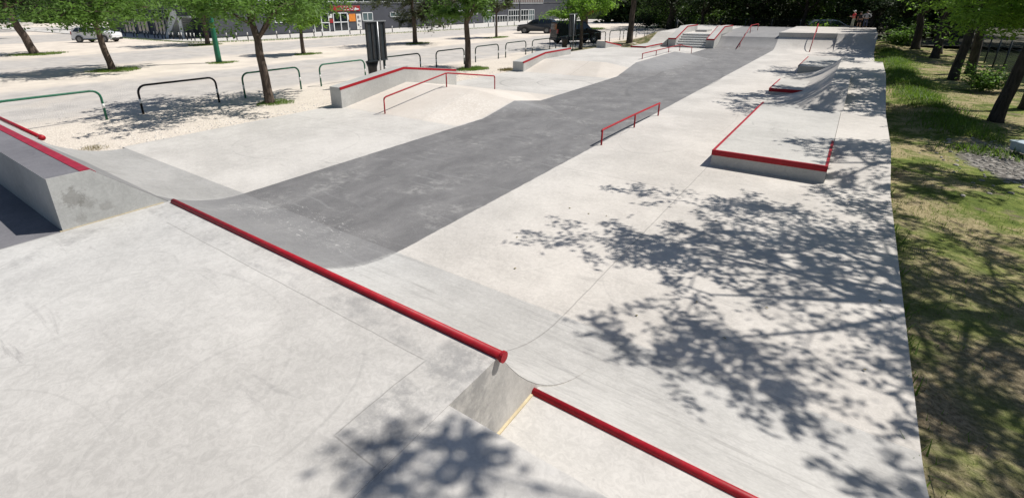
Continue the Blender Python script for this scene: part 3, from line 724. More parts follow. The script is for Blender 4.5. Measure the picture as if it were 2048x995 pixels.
GT = 'young trees of the car park'
LT = [ # label, x,y,fork,r0,cz,cr,ch,nl,leaf,lean,mat,seed
 ('leaning tree in the gravel strip right behind the near hoop barriers', -16.66,9.72,2.2,.15,4.15,3.1,1.85,11500,(.17,.075),(-.03,-.03),'leaf',11),
 ('car park tree with a low hanging crown in front of the white car', -33.8,10.5,2.5,.16,4.6,3.9,2.9,11000,(.22,.1),(0,-.1),'leaf',12),
 ('leaning car park tree cut by the left picture edge', -52.3,11.3,3.4,.27,5.0,3.6,2.9,6500,(.32,.14),(0,-.22),'leaf_d',13),
 ('car park tree just left of the green lamp column', -50.2,23.9,2.3,.2,4.2,3.4,2.6,5500,(.32,.14),(0,0),'leaf',14),
 ('bright green car park tree left of the red shop sign', -32.8,22.4,2.0,.14,3.6,1.75,2.1,6000,(.25,.11),(0,0),'leaf_b',15),
 ('olive car park tree right of the dark notice board', -32.9,34.45,2.5,.2,4.4,3.9,2.7,9500,(.26,.11),(0,0),'leaf_o',16),
 ('tree with green grass at its foot beside the end of the kinked ledge', -16.8,21.6,2.3,.16,3.8,2.5,1.7,9000,(.2,.085),(0,0),'leaf',17),
 ('slim car park tree in front of the glazed entrance', -31.3,45.35,2.4,.12,4.0,2.0,1.9,4200,(.28,.12),(0,0),'leaf_o',18),
 ('bright green tree rising in front of the black van', -17.1,36.2,2.2,.13,3.7,2.6,1.8,8000,(.22,.09),(0,0),'leaf_b',19),
 ('dark car park tree in front of the orange shed', -31.3,67.1,3.0,.38,5.2,4.8,3.4,7500,(.4,.17),(0,.02),'leaf_d',20),
 ('tall bare-stemmed tree behind the far hoop barriers', -16.1,43.9,3.8,.25,5.8,3.9,2.7,8000,(.3,.13),(0,.03),'leaf_d',21),
 ('small dark tree against the grey building wall', -54.8,63.3,2.4,.24,4.2,2.9,1.9,2600,(.36,.15),(0,0),'leaf_d',22),
]
for a in LT:
    zz = float(lot_h(np.array(a[1]), np.array(a[2])))
    tree(*a[:9], leaf=a[9], lean=a[10], mat=a[11], seed=a[12], group=GT, z0=zz, clump=.5 if a[12] not in (12,15) else .55, limbs_low=a[12] in (12,15,16))
GP = 'grass patches round the car park trees'
for i, (lb_, x, y, rx, ry, n, hh, m_) in enumerate([
  ('short grass patch at the foot of the leaning gravel-strip tree', -16.6,9.9,.75,1.1,1500,.14,'grass'),
  ('round grass patch under the low-hanging car park tree', -33.8,11.0,1.5,2.1,2600,.2,'grass'),
  ('grass patch under the left-edge leaning tree', -52.0,12.0,1.9,3.1,1900,.25,'grass'),
  ('grass ring at the foot of the green lamp column', -32.3,16.3,.9,1.6,1300,.17,'grass'),
  ('grass patch under the tree left of the lamp column', -50.2,24.0,1.6,2.6,1400,.25,'grass'),
  ('grass patch under the bright tree left of the red sign', -32.6,22.9,.9,1.9,1300,.2,'grass'),
  ('grass patch under the olive car park tree', -32.8,35,1.0,2.3,1400,.22,'grass'),
  ('vivid green grass at the end of the kinked ledge', -16.6,22.0,1.0,1.6,2400,.2,'grass'),
  ('thin grass patch under the slim tree by the entrance', -31.2,46,1.0,3.4,1400,.22,'grass'),
  ('grass patch under the dark tree by the orange shed', -30.5,68.5,2.2,5.5,1800,.3,'grass'),
  ('straw tuft at the front of the second kinked ledge', -14.75,22.3,.42,.55,500,.2,'drygrass'),
  ('weedy fringe where the gravel meets the near ramp', -14.75,3.75,.42,.3,420,.1,'drygrass')]):
    tuft_patch('grass_patch' if i < 11 else 'weeds', lb_ if i < 11 else None, x, y-(.4 if 0 < i < 10 else 0)*ry*.4, rx*.85, ry*(.58 if i < 10 else 1), int(n*1.5), hh*.5, m_, 50+i, -.02, None if i < 11 else 'stuff', 'grass patch' if i < 11 else None, lot_h, GP if i < 11 else None)
# grass verge along the pavement
g = np.random.default_rng(5)
vx = np.interp(np.linspace(0,1,5200)**1, [0,.12,.2,.3,.5,.75,1], [-78,-62,-53.5,-50.5,-49.2,-47,-45.7]); vy = np.interp(np.linspace(0,1,5200), [0,.12,.2,.3,.5,.75,1], [24.4,24.2,24.6,30.5,40,62,98])
blades('verge_grass', np.stack([vx+g.normal(0,.35,5200), vy+g.normal(0,.35,5200)], 1), (0,0,-.02), .16, 'grass', g, kind='stuff')
# grass on the right-hand bank
n = 80000
px = 1.02+np.abs(g.normal(0,1,n))*2.6; py = g.uniform(2.5, 46, n)
dens = .5+.5*np.sin(px*2.1+py*.7)*np.sin(py*1.3-px*1.7)+.35*np.sin(px*5+py*3.1)
c = np.interp(py, [8,14,20,26,34,45], [4.5,3.0,2.5,2.0,1.9,1.9]); dens += 1.2*np.exp(-((px-c)/.5)**2)*(py > 15)
patch = ((px-3.5)/1.3)**2+((py-15.3)/2.3)**2 < 1.1
keep = (g.uniform(0,1,n) < np.clip(dens-.12, .04, 1)) & ~patch & (g.uniform(0,1,n) < np.clip((py-3)/7, .22, 1))
P = np.stack([px, py], 1)[keep]; gr = g.uniform(0,1,len(P)) < .72
blades('grass', P[gr], (0,0,0), .055, 'grass', g, kind='stuff', fn=bank_h, w=.14)
n = 1500; ey = g.uniform(3, 40, n); ex = 1.0+g.normal(.03, .03, n)
blades('edge_grass', np.stack([ex, ey], 1)[np.sin(ey*2.3)+np.sin(ey*5.1) > -.3], (0,0,0), .12, 'grass', g, kind='stuff', fn=bank_h, w=.12, lean=.9)
blades('dry_grass', P[~gr], (0,0,0), .055, 'drygrass', g, kind='stuff', fn=bank_h, w=.12, lean=.9)
# taller weeds on the berm
n = 16000; py = g.uniform(15.5, 46, n); px = np.interp(py, [8,14,20,26,34,45], [4.5,3.0,2.5,2.0,1.9,1.9])+g.normal(0,.42,n)
blades('tall_weeds', np.stack([px, py], 1)[np.sin(py*1.4)+np.sin(py*3.3) > -.6], (0,0,0), .15, 'grass', g, kind='stuff', fn=bank_h, w=.15, lean=.9)
# stones in the gravel patch and along the left edge of the pad
def stones(name, pts, fn, smin, smax, mat, g):
    mb = MB()
    for (x, y) in pts:
        s = g.uniform(smin, smax)**1; z = float(fn(np.array(x), np.array(y)))
        mb.sphere((x, y, z+s*.15), s*g.uniform(.7,1.3), s*g.uniform(.7,1.3), s*.55, 6, 4)
    return tag(mb.build(name, mat, None, False, fix=False), kind='stuff')
pts = [(3.5+g.normal(0,.75), 15.3+g.normal(0,1.2)) for _ in range(420)]
stones('stones', pts, bank_h, .012, .05, M['stone'], g)
pts = [(-14.25-abs(g.normal(0,.9)), g.uniform(2.8, 22)) for _ in range(700)]
stones('gravel_stones', pts, lot_h, .008, .03, M['pale'], g)
# dead leaves blown over the pad
mbv = []; n = 16
px = g.uniform(-3.5, .95, n); py = 4.3+np.abs(g.normal(0, 5, n)); ok = py < 10.4
lv, lq = leaf_quads(g, np.stack([px[ok], py[ok], np.full(ok.sum(), .012)], 1), .045, .03, 0, .97)
lv[:,2] = np.clip(lv[:,2], .006, .02)
tag(np_mesh('fallen_leaves', lv, lq, M['drygrass']), kind='stuff')

GR = 'trees along the grassy bank'
tree('big leaning tree on the grassy bank at the right picture edge', 3.75,20.6,2.7,.155,4.4,3.0,2.2,17000,(.15,.066),(.09,.03),'leaf_b','bark2',31,GR,z0=-.2,clump=.42,limbs_low=True,nlimb=9,spread=.7,off=(.3,0))
tree('second tree along the grassy bank with a dark stem', 3.85,31.2,2.7,.175,4.6,3.2,2.3,12000,(.19,.08),(.05,.02),'leaf_b','bark2',32,GR,z0=-.2,off=(.3,0),limbs_low=True,nlimb=8,spread=.65)
tree('third tree along the grassy bank in deep shade', 4.15,43.3,2.4,.2,4.3,3.6,2.3,9000,(.27,.11),(.0,.02),'leaf_d','bark2',33,GR,z0=-.2)
tree('fourth tree along the grassy bank with a crooked stem', 3.6,50.5,2.2,.25,4.6,3.4,2.3,5000,(.3,.12),(-.08,.02),'leaf_d','bark2',34,GR,z0=-.2)
tree('bank tree standing just outside the view whose crown shades the pale floor', 4.4,9.6,4.2,.2,5.25,4.0,1.5,23000,(.105,.046),(-.03,0),'leaf','bark2',35,GR,z0=-.2,clump=.24,nlimb=12,spread=.74,thin=.5,off=(-1.45,-.15),sub=.28)
tree('unseen leafy branch tip on a thin stem, added to shade the near deck', 4.6,4.4,4.4,.035,6.4,.3,.3,330,(.1,.045),(-.03,0),'leaf','bark2',36,GR,z0=-.2,clump=1.0,nlimb=4,spread=.6,thin=.4,off=(-3.36,-.52),bare=True,sub=.25)  # unseen branch tip, placed and sized only for its shadow on the deck
tree('bank tree between the right edge tree and the view border', 5.6,16.4,4.2,.2,6.0,1.7,1.2,4500,(.12,.058),(0,0),'leaf','bark2',37,GR,z0=-.2,clump=.3,nlimb=7,spread=.7,thin=.5,off=(-2.2,-1.2))
tree('bank tree near the wire fence shading the wave bank', 5.0,24.0,4.4,.18,6.3,4.1,1.5,30000,(.13,.062),(-.03,0),'leaf','bark2',38,GR,z0=-.2,clump=.28,nlimb=10,spread=.65,thin=.5,off=(-2.3,-1.3),sub=.32)
tree('bank tree by the wire fence shading the low pads', 4.8,34.5,4.4,.18,6.4,3.7,1.5,13000,(.15,.07),(-.03,0),'leaf','bark2',40,GR,z0=-.2,clump=.28,nlimb=9,spread=.65,thin=.5,off=(-3.0,-2.5),sub=.32)
tree('bank tree close to the far deck throwing shade on it', 4.6,47.2,3.0,.22,6.2,4.0,2.4,6000,(.26,.11),(-.06,0),'leaf','bark2',39,GR,z0=-.2)

def shrub(label, x, y, r, h, n, leaf, mat, seed, cat='shrub', group=None, z=-.1):
    g = np.random.default_rng(seed); rn = random.Random(seed)
    root = empty('shrub', (x, y, z), 0, label, cat, group)
    mb = MB(); ends = []
    for k in range(9):
        a = 2*math.pi*k/9+rn.uniform(-.3,.3); e = Vector((math.cos(a)*r*rn.uniform(.4,.95), math.sin(a)*r*rn.uniform(.4,.95), h*rn.uniform(.35,1)))
        mb.tube([(0,0,-.05), e*.5+Vector((0,0,.1*h)), e], [.03*h, .02*h, .008*h], 5); ends += [e, e*.7, e*.45]
    mb.build('stems', M['bark2'], root, fix=False)
    E_ = np.array([tuple(e) for e in ends]); pk = g.integers(0, len(E_), n)
    cen = E_[pk]+g.normal(size=(n,3))*np.array([r*.28, r*.28, h*.16]); cen[:,2] = np.maximum(cen[:,2], .03)
    V, Q = leaf_quads(g, cen, *leaf); np_mesh('leaves', V, Q, M[mat], root)
    return root
shrub('low leafy bush beside the stem of the right edge tree', 4.4,27.8,.7,.85,1500,(.16,.07),'leaf',61)
shrub('bright shrub in front of the dark woods behind the people', -3.0,58.4,1.3,1.6,1300,(.28,.13),'leaf_b',62)
shrub('half-lit bush at the end of the grassy bank', 2.9,53.5,1.2,1.5,1200,(.28,.12),'leaf',64)

# woods behind the park
GW = 'woodland trees behind the park'
rn = random.Random(77); WX = [(-23.5,90),(-24,79),(-20.7,71.3),(-18.2,80),(-15.5,66),(-12.5,75),(-10,64.5),(-7.2,70),(-5,63.5),(-2.4,69),(.6,62),(3.4,66),(6.6,60),(9.5,69),(-25,99),(-9,84),(1.5,80),(12.5,58)]
WL = ['at the road bend','behind the far barriers','with the thickest dark stem beside the left hubba','behind the thick dark stem','left of the landing block','behind the landing block','straight behind the steps','behind the right hubba','behind the dark bank','behind the dark lane end','right behind the people','behind the bright shrub','at the end of the grassy bank','behind the far bank trees','farthest along the road','deep behind the steps','deep behind the people','beside the right-hand road']
for i, (x, y) in enumerate(WX):
    big = (i == 2)
    tree('dark woodland tree '+WL[i], x, y, 3.0 if big else rn.uniform(1.4,2.4), .5 if big else rn.uniform(.17,.3), rn.uniform(5.5,6.8), rn.uniform(4.2,5.2), rn.uniform(4.0,5.0), 4200, (.46,.2), (rn.uniform(-.06,.06),0), ['leaf_d','leaf','leaf_d','leaf_o'][i%4], 'bark2', 100+i, GW, z0=-.15, limbs_low=True, nlimb=7, clump=.6)
GS = 'undergrowth shrubs at the edge of the woods'
rn = random.Random(5); SL = ['near the road bend','left of the thick dark stem','under the thick dark stem','left behind the hubba','behind the left hubba','behind the steps','behind the right hubba','behind the dark bank','left of the far rail','behind the far rail','behind the deck middle','left of the people','behind the people','right of the people','below the last bank tree','by the wire fence end']
for i in range(16):
    shrub('dark undergrowth shrub '+SL[i], -25+i*2.15+rn.uniform(-.5,.5), (74-i*1.0 if i < 8 else 64.5)+rn.uniform(-1,1.5), rn.uniform(1.5,2.1), rn.uniform(1.6,2.6), 1100, (.36,.16), ['leaf_d','leaf','leaf_o'][i%3], 200+i, group=GS, z=-.15)
g = np.random.default_rng(9)
n = 24000; cx = g.uniform(-40, 60, n); cy = 100+np.abs(g.normal(0,5,n))-.25*np.abs(cx+5); cz = g.uniform(-.2, 11, n)*(.75+.25*np.sin(cx*.35))
V, Q = leaf_quads(g, np.stack([cx, cy, cz], 1), 1.15, .6, .2, .3); tag(np_mesh('far_woodland', V, Q, M['leaf_d']), kind='stuff')
n = 9000; cy = g.uniform(-60, 75, n); cx = -178-np.abs(g.normal(0,6,n)); cz = g.uniform(0, 10.5, n)*(.75+.25*np.sin(cy*.22))
V, Q = leaf_quads(g, np.stack([cx, cy, cz], 1), 1.7, .9, .2, .3); tag(np_mesh('far_hedge', V, Q, M['leaf']), kind='stuff')
n = 5000; cy = g.uniform(-10, 140, n); cx = 34+np.abs(g.normal(0,4,n)); cz = g.uniform(0, 8, n)
V, Q = leaf_quads(g, np.stack([cx, cy, cz], 1), 1.2, .6, .2, .3); tag(np_mesh('roadside_woodland', V, Q, M['leaf']), kind='stuff')
GL = 'trees at the far end of the car park'
for i, (x, y) in enumerate([(-88,14),(-112,33),(-104,6),(-120,22)]):
    tree('distant car park tree '+['behind the white car','by the pavement end','beside the left-edge stem','in front of the green wall'][i], x, y, 2.4, .22, 4.6, 4.2, 3.0, 2200, (.5,.22), (0,0), 'leaf_d', 'bark2', 240+i, GL, limbs_low=True, clump=.6)

# ------------------------------------------------------------------ fences
def wire_fence(label, p0, p1, n, h, mat='steel', rows=9, z=-.2):
    x0, y0 = p0; x1, y1 = p1; r = empty('wire_fence', (x0, y0, z), 0, label, 'fence')
    for i in range(n):
        f = i/(n-1); X_, Y_ = (x1-x0)*f, (y1-y0)*f
        mb = MB(); mb.tube([(X_,Y_,-.2),(X_,Y_,h)], .035, 8)
        mb.build('post', M[mat], r, True)
    mb = MB(); dx, dy = x1-x0, y1-y0; L = math.hypot(dx, dy)
    for k in range(rows): mb.tube([(0,0,.05+k*(h-.08)/(rows-1)),(dx,dy,.05+k*(h-.08)/(rows-1))], .006, 4)
    m = int(L/.35)
    for k in range(m): mb.tube([(dx*k/m,dy*k/m,.03),(dx*k/m,dy*k/m,h-.03)], .004, 3)
    mb.build('wire_mesh', M[mat], r, fix=False)
    return r
wire_fence('wire mesh fence with grey posts between the grassy bank and the road', (6.0,15), (6.4,60), 18, 1.5, 'signback')
wire_fence('dark wire fence in front of the woods behind the far deck', (-17,60.6), (2.6,56.6), 9, 1.9, 'signback', 12)
# ------------------------------------------------------------------ small things on the right bank
tb = empty('plastic_tub', (3.62,16.2,-.1), .5, 'pale blue plastic tub lying on the shaded gravel patch', 'tub')
mb = MB(); mb.prism([(-.16,0),(.16,0),(.19,.2),(-.19,.2)], 'Y', -.25, .25); mb.build('tub_body', M['blue'], tb, bevel=.02)
MB().box(-.2,.2,-.27,.27,.195,.225).build('tub_rim', M['blue'], tb, bevel=.008)

# ------------------------------------------------------------------ building
bd = empty('commercial_building', (-59, 29, 0), 0, 'long grey commercial building with glazed doors across the car park', 'building')
of = lambda o: (setattr(o, 'location', (59,-29,0)), o)[1]
of(MB().box(-86,-59,29,122,-.1,7.6).build('wall', M['fa'], bd))
of(MB().box(-86.3,-58.7,28.7,122.3,7.602,7.9).build('roof', M['signback'], bd))
of(MB().box(-90,-59.02,28.96,28.998,.0,3.4).build('dark_cladding', M['fa2'], bd))
def win(parent, y0, y1, z0, z1, nx=2, nz=1, kind='window', glass='glassy', fr='frame', t=.07, face='X', p=-59, sill=False):
    mb = MB()
    def bx(a0, a1, b0, b1, d0, d1):
        if face == 'X': mb.box(p+d0, p+d1, a0, a1, b0, b1)
        else: mb.box(a0, a1, p-d1, p-d0, b0, b1)
    for k in range(nx+1):
        yy = y0+(y1-y0)*k/nx; bx(yy-t/2, yy+t/2, z0, z1, .004, .09)
    for k in range(nz+1):
        zz = z0+(z1-z0)*k/nz; bx(y0+t/2+.001, y1-t/2-.001, zz-t/2, zz+t/2, .003, .085)
    o = of(mb.build(kind, M[fr], parent))
    mb = MB(); bx(y0+.01, y1-.01, z0+.01, z1-.01, .006, .03)
    q = mb.build('pane', M[glass], o); return o
def door(y0, y1, h):
    o = win(bd, y0, y1, .07, h, 2, 2, 'glazed_door', 'glassy', 'frame', .13)
    MB().tube([(-58.86,(y0+y1)/2-.12,1.0),(-58.86,(y0+y1)/2-.12,1.3)], .02, 6).build('handle', M['steel'], o)
door(45.7, 48.15, 2.46); door(42.5, 44.9, 2.46)
win(bd, 50.95, 52.85, 1.33, 2.42, 2, 1, 'window', 'paleglass', t=.11)
win(bd, 36.8, 39.6, 1.5, 2.42, 2, 1, 'window', 'paleglass', t=.1)
for y0 in (56.5,60.8,66.2,72.5,76.8): win(bd, y0, y0+2.3, 1.75, 2.4, 2, 1, 'window', 'paleglass', t=.1)
win(bd, 81.1, 83.6, .05, 2.3, 3, 2, 'glazed_front', 'paleglass', t=.11); win(bd, 83.9, 89.3, .05, 1.3, 6, 1, 'glazed_front', 'glassy', t=.11)
win(bd, 89.8, 94.2, .05, 2.3, 5, 2, 'glazed_front', 'glassy', t=.12); win(bd, 94.6, 97.6, .05, 2.3, 3, 2, 'glazed_front', 'glassy', t=.12); win(bd, 97.9, 100.1, .05, 2.3, 3, 2, 'glazed_front', 'paleglass', t=.12)
M['pinkpane'] = plain('brownish_pane', (.17,.12,.11), .3, 0, .2, .8)
win(bd, 40.5, 56, 3.95, 5.2, 10, 1, 'upper_window', 'glassy', 'frame', .08); win(bd, 88, 104, 3.6, 5.0, 22, 1, 'upper_window', 'pinkpane', 'frame', .1)
for y0, y1 in ((30,40),(57,87)): win(bd, y0, y1, 4.1, 5.2, int((y1-y0)/1.6), 1, 'upper_window', 'glassy', 'frame', .08)
of(MB().box(-58.998,-58.93,29.1,121.9,.0,.16).build('plinth', M['signback'], bd)); of(MB().box(-58.998,-58.9,29.1,121.9,3.72,3.84).build('ledge_band', M['steel'], bd))
for x0, x1 in ((-84,-80.5),(-79.5,-76),(-74,-71),(-70.4,-67.5)): win(bd, x0, x1, .1, 3.2, 3, 2, 'glazed_front', 'glassy', 'steel', .09, 'Y', 28.95)
# outside stairs on the short side
es = empty('outside_stairs', (-60.5,28.5,.06), 0, 'pale outside staircase with white side panel against the dark end of the building', 'stairs')
mb = MB()
for k in range(12): mb.box(-6.0+k*.3,-6.0+(k+1)*.3+.02,-1.5,.3,.0+k*.2,.2+k*.2)
mb.build('flight', M['frame'], es); MB().prism([(-6.2,0),(-5.4,0),(-2.2,2.3),(-2.2,3.0),(-3.4,3.0)], 'Y', -1.56, -1.504).build('side_panel', M['frame'], es)
MB().box(-2.3,.8,-1.5,.3,2.25,2.42).build('landing', M['steel'], es)
mb = MB()
for k in range(11): mb.box(-1.2,.7,-1.44,-1.4,.25+k*.18,.33+k*.18)
mb.build('louvre_panel', M['signback'], es)
MB().prism([(-2.15,0),(-1.35,0),(-1.35,2.24),(-2.15,2.24)], 'Y', -1.53, -1.47).build('end_panel', M['frame'], es)
mb = MB(); mb.tube([(-6,-1.53,1.0),(-2.3,-1.53,3.4),(.8,-1.53,3.4)], .035, 6)
for q in (-5,-3.6,-2.3,-.7,.8): mb.tube([(q,-1.53,max(0,(q+6)*.65)),(q,-1.53,min(3.4,1.0+(q+6)*.65))], .03, 6)
mb.build('handrail', M['steel'], es)
# shop sign with its lettering
sg = empty('shop_sign', (-58.9,48.2,3.05), 0, 'red shop sign with thin white letters above the glazed doors', 'sign')
MB().box(-.09,.0,-2.9,2.35,-.36,.36).build('sign_panel', M['signred'], sg, bevel=.02)
def strokes(name, ss, r): 
    mb = MB()
    for s in ss: mb.tube(s, r, 6)
    return mb.build(name, M['frame'], sg, True)
def oval(cy, a0, a1, w, h, n=16): return [(.03, cy+w*math.cos(R_(a0+(a1-a0)*i/n)), h*math.sin(R_(a0+(a1-a0)*i/n))) for i in range(n+1)]
strokes('letter_a', [[(.03,-1.35,-.2),(.03,-1.08,.24),(.03,-.82,-.2)]], .034)
strokes('letter_c', [oval(-.45, 50, 310, .26, .2)], .034)
strokes('letter_c', [oval(.08, 50, 310, .26, .2)], .034)
strokes('letter_i', [[(.03,.46,-.2),(.03,.46,.2)]], .034)
strokes('letter_o', [oval(.82, 0, 360, .24, .2)], .034)
mb = MB(); mb.prism([(1.2,-.2),(1.45,.16),(1.6,.04),(2.15,-.06),(2.0,-.18),(1.6,-.2)], 'X', .02, .05); mb.build('swoosh_emblem', M['frame'], sg)
def poster(label, name, y0, y1, z0, z1, mat, marks=(), x=-58.97):
    r = empty(name, (x, (y0+y1)/2, z0), 0, label, 'poster')
    MB().box(0,.04,-(y1-y0)/2,(y1-y0)/2,0,z1-z0).build('panel', M[mat], r)
    for (a, b, c, d) in marks: MB().box(.042,.046,a,b,c,d).build('printed_block', M['greyink'], r)
poster('orange blank notice panel right of the glazed double door', 'poster', 48.45, 49.6, 1.3, 2.32, 'orange')
poster('tall white printed banner leaning on the grey wall', 'banner', 49.75, 50.65, .15, 2.3, 'paper', [(-.3,.1,1.5,1.9),(-.2,.3,1.0,1.3),(-.3,.0,.5,.8),(.05,.35,.3,.42)])
poster('small red notice between the two glazed doors', 'poster', 45.02, 45.6, 1.2, 1.75, 'signred'); poster('small pinkish notice above the red notice', 'poster', 45.0, 45.5, 1.85, 2.35, 'paper')
poster('small white notice beside the orange panel', 'poster', 48.2, 48.4, 1.55, 2.2, 'paper')
# orange shed beyond
sh = empty('orange_shed', (-52,116,0), 0, 'small orange shed at the end of the car park', 'shed')
MB().box(-2,2,-2,2,0,2.1).build('wall', plain('orange_timber', (.45,.13,.03), .7, 0, .2, 2), sh); MB().prism([(-2.3,2.102),(2.3,2.102),(0,2.9)], 'Y', -2.3, 2.3).build('roof', M['signback'], sh)
MB().box(2.003,2.03,-.5,.5,.02,1.9).build('door', M['bark'], sh)
# green sheet wall far left with kerb stones
gw = empty('green_sheet_wall', (-160,28,0), 0, 'dull green sheet wall at the far left end of the car park', 'wall')
MB().box(-.1,.1,-26,6,0,4.2).build('sheet', plain('dull_green_sheet', (.05,.085,.065), .7, 0, .15, .5), gw); MB().box(.1,.5,-26,8,-.1,.7).build('kerb_wall', M['pale'], gw)
MB().box(.103,.12,-1.2,-.3,2.0,2.9).build('white_plate', M['frame'], gw)

# ------------------------------------------------------------------ bollards
BP = [(-76.3,25.7),(-75.1,25.7),(-72.5,25.7),(-71.3,25.6),(-68.9,25.6),(-68.0,25.6),(-66.2,25.6),(-65.3,25.6),(-64.2,25.6),(-63.4,25.6),(-62.3,25.6),(-61.4,25.6),(-59.9,25.6),(-59.3,25.6),(-58.1,25.6),(-57.2,25.6),(-56.4,25.6),(-55.5,25.8),(-53.4,27.5),(-52.9,28.3),(-52.3,29.2),(-52.2,30.2),(-51.8,32.3),(-51.6,33.8),(-51.4,35.0),(-51.2,36.7),(-51.0,37.7),(-50.6,41.5),(-50.4,43),(-50.1,46.5),(-49.9,48),(-49.3,52),(-49.2,53.6),(-48.7,57),(-48.6,58.6),(-48.2,62),(-48.1,63.6),(-47.8,67),(-47.7,68.6),(-47.5,72),(-47.4,74),(-47.2,78),(-47.1,80),(-47,84),(-46.9,86),(-46.8,90)]
b0 = None
def ordn(i):
    if i < 30: return ORD[i]
    T = ['thirtieth','thirty-first','thirty-second','thirty-third','thirty-fourth','thirty-fifth','thirty-sixth','thirty-seventh','thirty-eighth','thirty-ninth','fortieth','forty-first','forty-second','forty-third','forty-fourth','forty-fifth','forty-sixth']
    return T[i-29]
for i, (x, y) in enumerate(BP):
    if b0 is None:
        b0 = empty('bollard', (x, y, .05)); MB().tube([(0,0,-.1),(0,0,.5)], .055, 8).build('stem', M['black'], b0, True); MB().tube([(0,0,.5),(0,0,.76),(0,0,.78)], [.057,.057,.03], 8).build('white_top', M['white'], b0, True)
        r = b0
    else: r = copy_tree(b0); r.location = (x, y, .05)
    tag(r, 'black bollard with a white top, %s along the pavement from the left' % ordn(i), 'bollard', 'bollards along the pavement before the building')

# ------------------------------------------------------------------ vehicles (front towards +x)
def wheel(root, x, y, r, w):
    o = MB().tube([(x,y-w/2,r),(x,y-w*.35,r),(x,y+w*.35,r),(x,y+w/2,r)], [r*.93,r,r,r*.93], 20).build('wheel', M['tyre'], root, True)
    s = 1 if y > 0 else -1
    mb = MB(); mb.tube([(x,y+s*w*.45,r),(x,y+s*(w/2+.006),r)], r*.64, 16)
    for k in range(5):
        a = 2*math.pi*k/5; mb.tube([(x,y+s*(w/2+.004),r),(x+math.cos(a)*r*.6,y+s*(w/2+.012),r+math.sin(a)*r*.6)], r*.09, 5)
    mb.build('rim', M['rim'], o, fix=False)
def car(label, name, cat, x, y, rz, L, W, H, paint, body, glassp, wr, wb, cut=.78, group=None, z=0.):
    """body: side profile (x,z) of lower body + roof; glassp: greenhouse profile"""
    root = empty(name, (x, y, z), rz, label, cat, group)
    bm = bmesh.new()
    n = len(body)
    def ring(s):
        out = []
        for px, pz in body:
            tum = max(0, (pz-H*.55)/(H*.45))
            hw = W/2*(1-.17*tum)*(1-.10*max(0, (abs(px)/(L/2)-.72)/.28)**2)
            out.append((px, s*hw, pz))
        return out
    mb = MB(); a, b = ring(1), ring(-1); vs = a+b
    mb.add(vs, [tuple(range(n)), tuple(range(2*n-1, n-1, -1))]+[(i, i+n, (i+1) % n+n, (i+1) % n) for i in range(n)])
    mb.build('body', M[paint], root, bevel=.05)
    # side windows and screens follow the body, 4 mm proud
    for s in (1, -1):
        for gp in glassp:
            vs = []
            for px, pz in gp:
                tum = max(0, (pz-H*.55)/(H*.45)); vs.append((px, s*(W/2*(1-.17*tum)+.006), pz))
            MB().add(vs, [tuple(range(len(vs)))]).build('side_window', M['glassy'], root)
    return root
def screen(root, x0, z0, x1, z1, w0, w1, name):
    d = Vector((z1-z0, 0, -(x1-x0))).normalized()
    if (name == 'windscreen') != (d.x > 0): d = -d
    o = d*.012
    vs = [(x0+o.x,-w0/2,z0+o.z),(x0+o.x,w0/2,z0+o.z),(x1+o.x,w1/2,z1+o.z),(x1+o.x,-w1/2,z1+o.z)]
    MB().add(vs, [(0,1,2,3)]).build(name, M['glassy'], root)
def fit(root, L, W, wr, wb, lampz, fx, rx):
    for s in (1, -1):
        for wx in (wb/2, -wb/2): wheel(root, wx, s*(W/2-.11), wr, .22)
        for wx in (wb/2, -wb/2):
            MB().tube([(wx,s*(W/2-.02),wr),(wx,s*(W/2+.005),wr)], wr*1.2, 18).build('wheel_arch', M['plastic'], root)
        MB().box(fx-.25,fx-.02,min(s*W*.46,s*W*.26),max(s*W*.46,s*W*.26),lampz-.08,lampz+.1).build('headlight', M['lamp'], root, bevel=.02)
        MB().box(rx+.01,rx+.1,min(s*W*.46,s*W*.34),max(s*W*.46,s*W*.34),lampz-.02,lampz+.32).build('tail_light', M['taill'], root, bevel=.02)
        MB().box(fx-1.5,fx-1.35,min(s*(W/2+.02),s*(W/2+.2)),max(s*(W/2+.02),s*(W/2+.2)),lampz+.25,lampz+.4).build('mirror', M['plastic'], root, bevel=.03)
    MB().box(fx-.3,fx+.03,-W*.45,W*.45,.22,.48).build('bumper', M['plastic'], root, bevel=.05); MB().box(rx-.03,rx+.3,-W*.45,W*.45,.25,.5).build('bumper', M['plastic'], root, bevel=.05)
    MB().box(fx+.02,fx+.04,-.26,.26,.42,.53).build('number_plate', M['frame'], root)
    MB().box(-wb/2+wr*1.15,wb/2-wr*1.15,-W/2-.008,W/2+.008,.24,.36).build('sill', M['plastic'], root)
# dark grey estate SUV, side on, facing left in the picture (towards -y)
suv_b = [(2.28,.35),(2.3,.7),(2.2,.95),(1.1,1.08),(.35,1.55),(.0,1.64),(-1.5,1.66),(-2.05,1.55),(-2.3,1.05),(-2.33,.4),(-2.0,.3),(2.1,.28)]
ang = math.atan2(54.16-54.1, -34.05+31.38)
s_ = car('dark grey estate car parked side-on behind the black van', 'parked_car', 'car', -31.9, 54.9, R_(-160)+0, 4.6, 1.85, 1.66, 'cargrey', suv_b, [[(.95,1.1),(.28,1.5),(-.35,1.55),(-.35,1.1)],[(-.43,1.1),(-.43,1.55),(-1.3,1.55),(-1.3,1.1)],[(-1.38,1.1),(-1.38,1.54),(-1.75,1.5),(-2.05,1.12)]], .34, 2.7)
fit(s_, 4.6, 1.85, .34, 2.72, .82, 2.28, -2.32); screen(s_, 1.04, 1.13, .37, 1.55, 1.6, 1.35, 'windscreen'); screen(s_, -2.27, 1.12, -2.08, 1.5, 1.5, 1.3, 'rear_window')
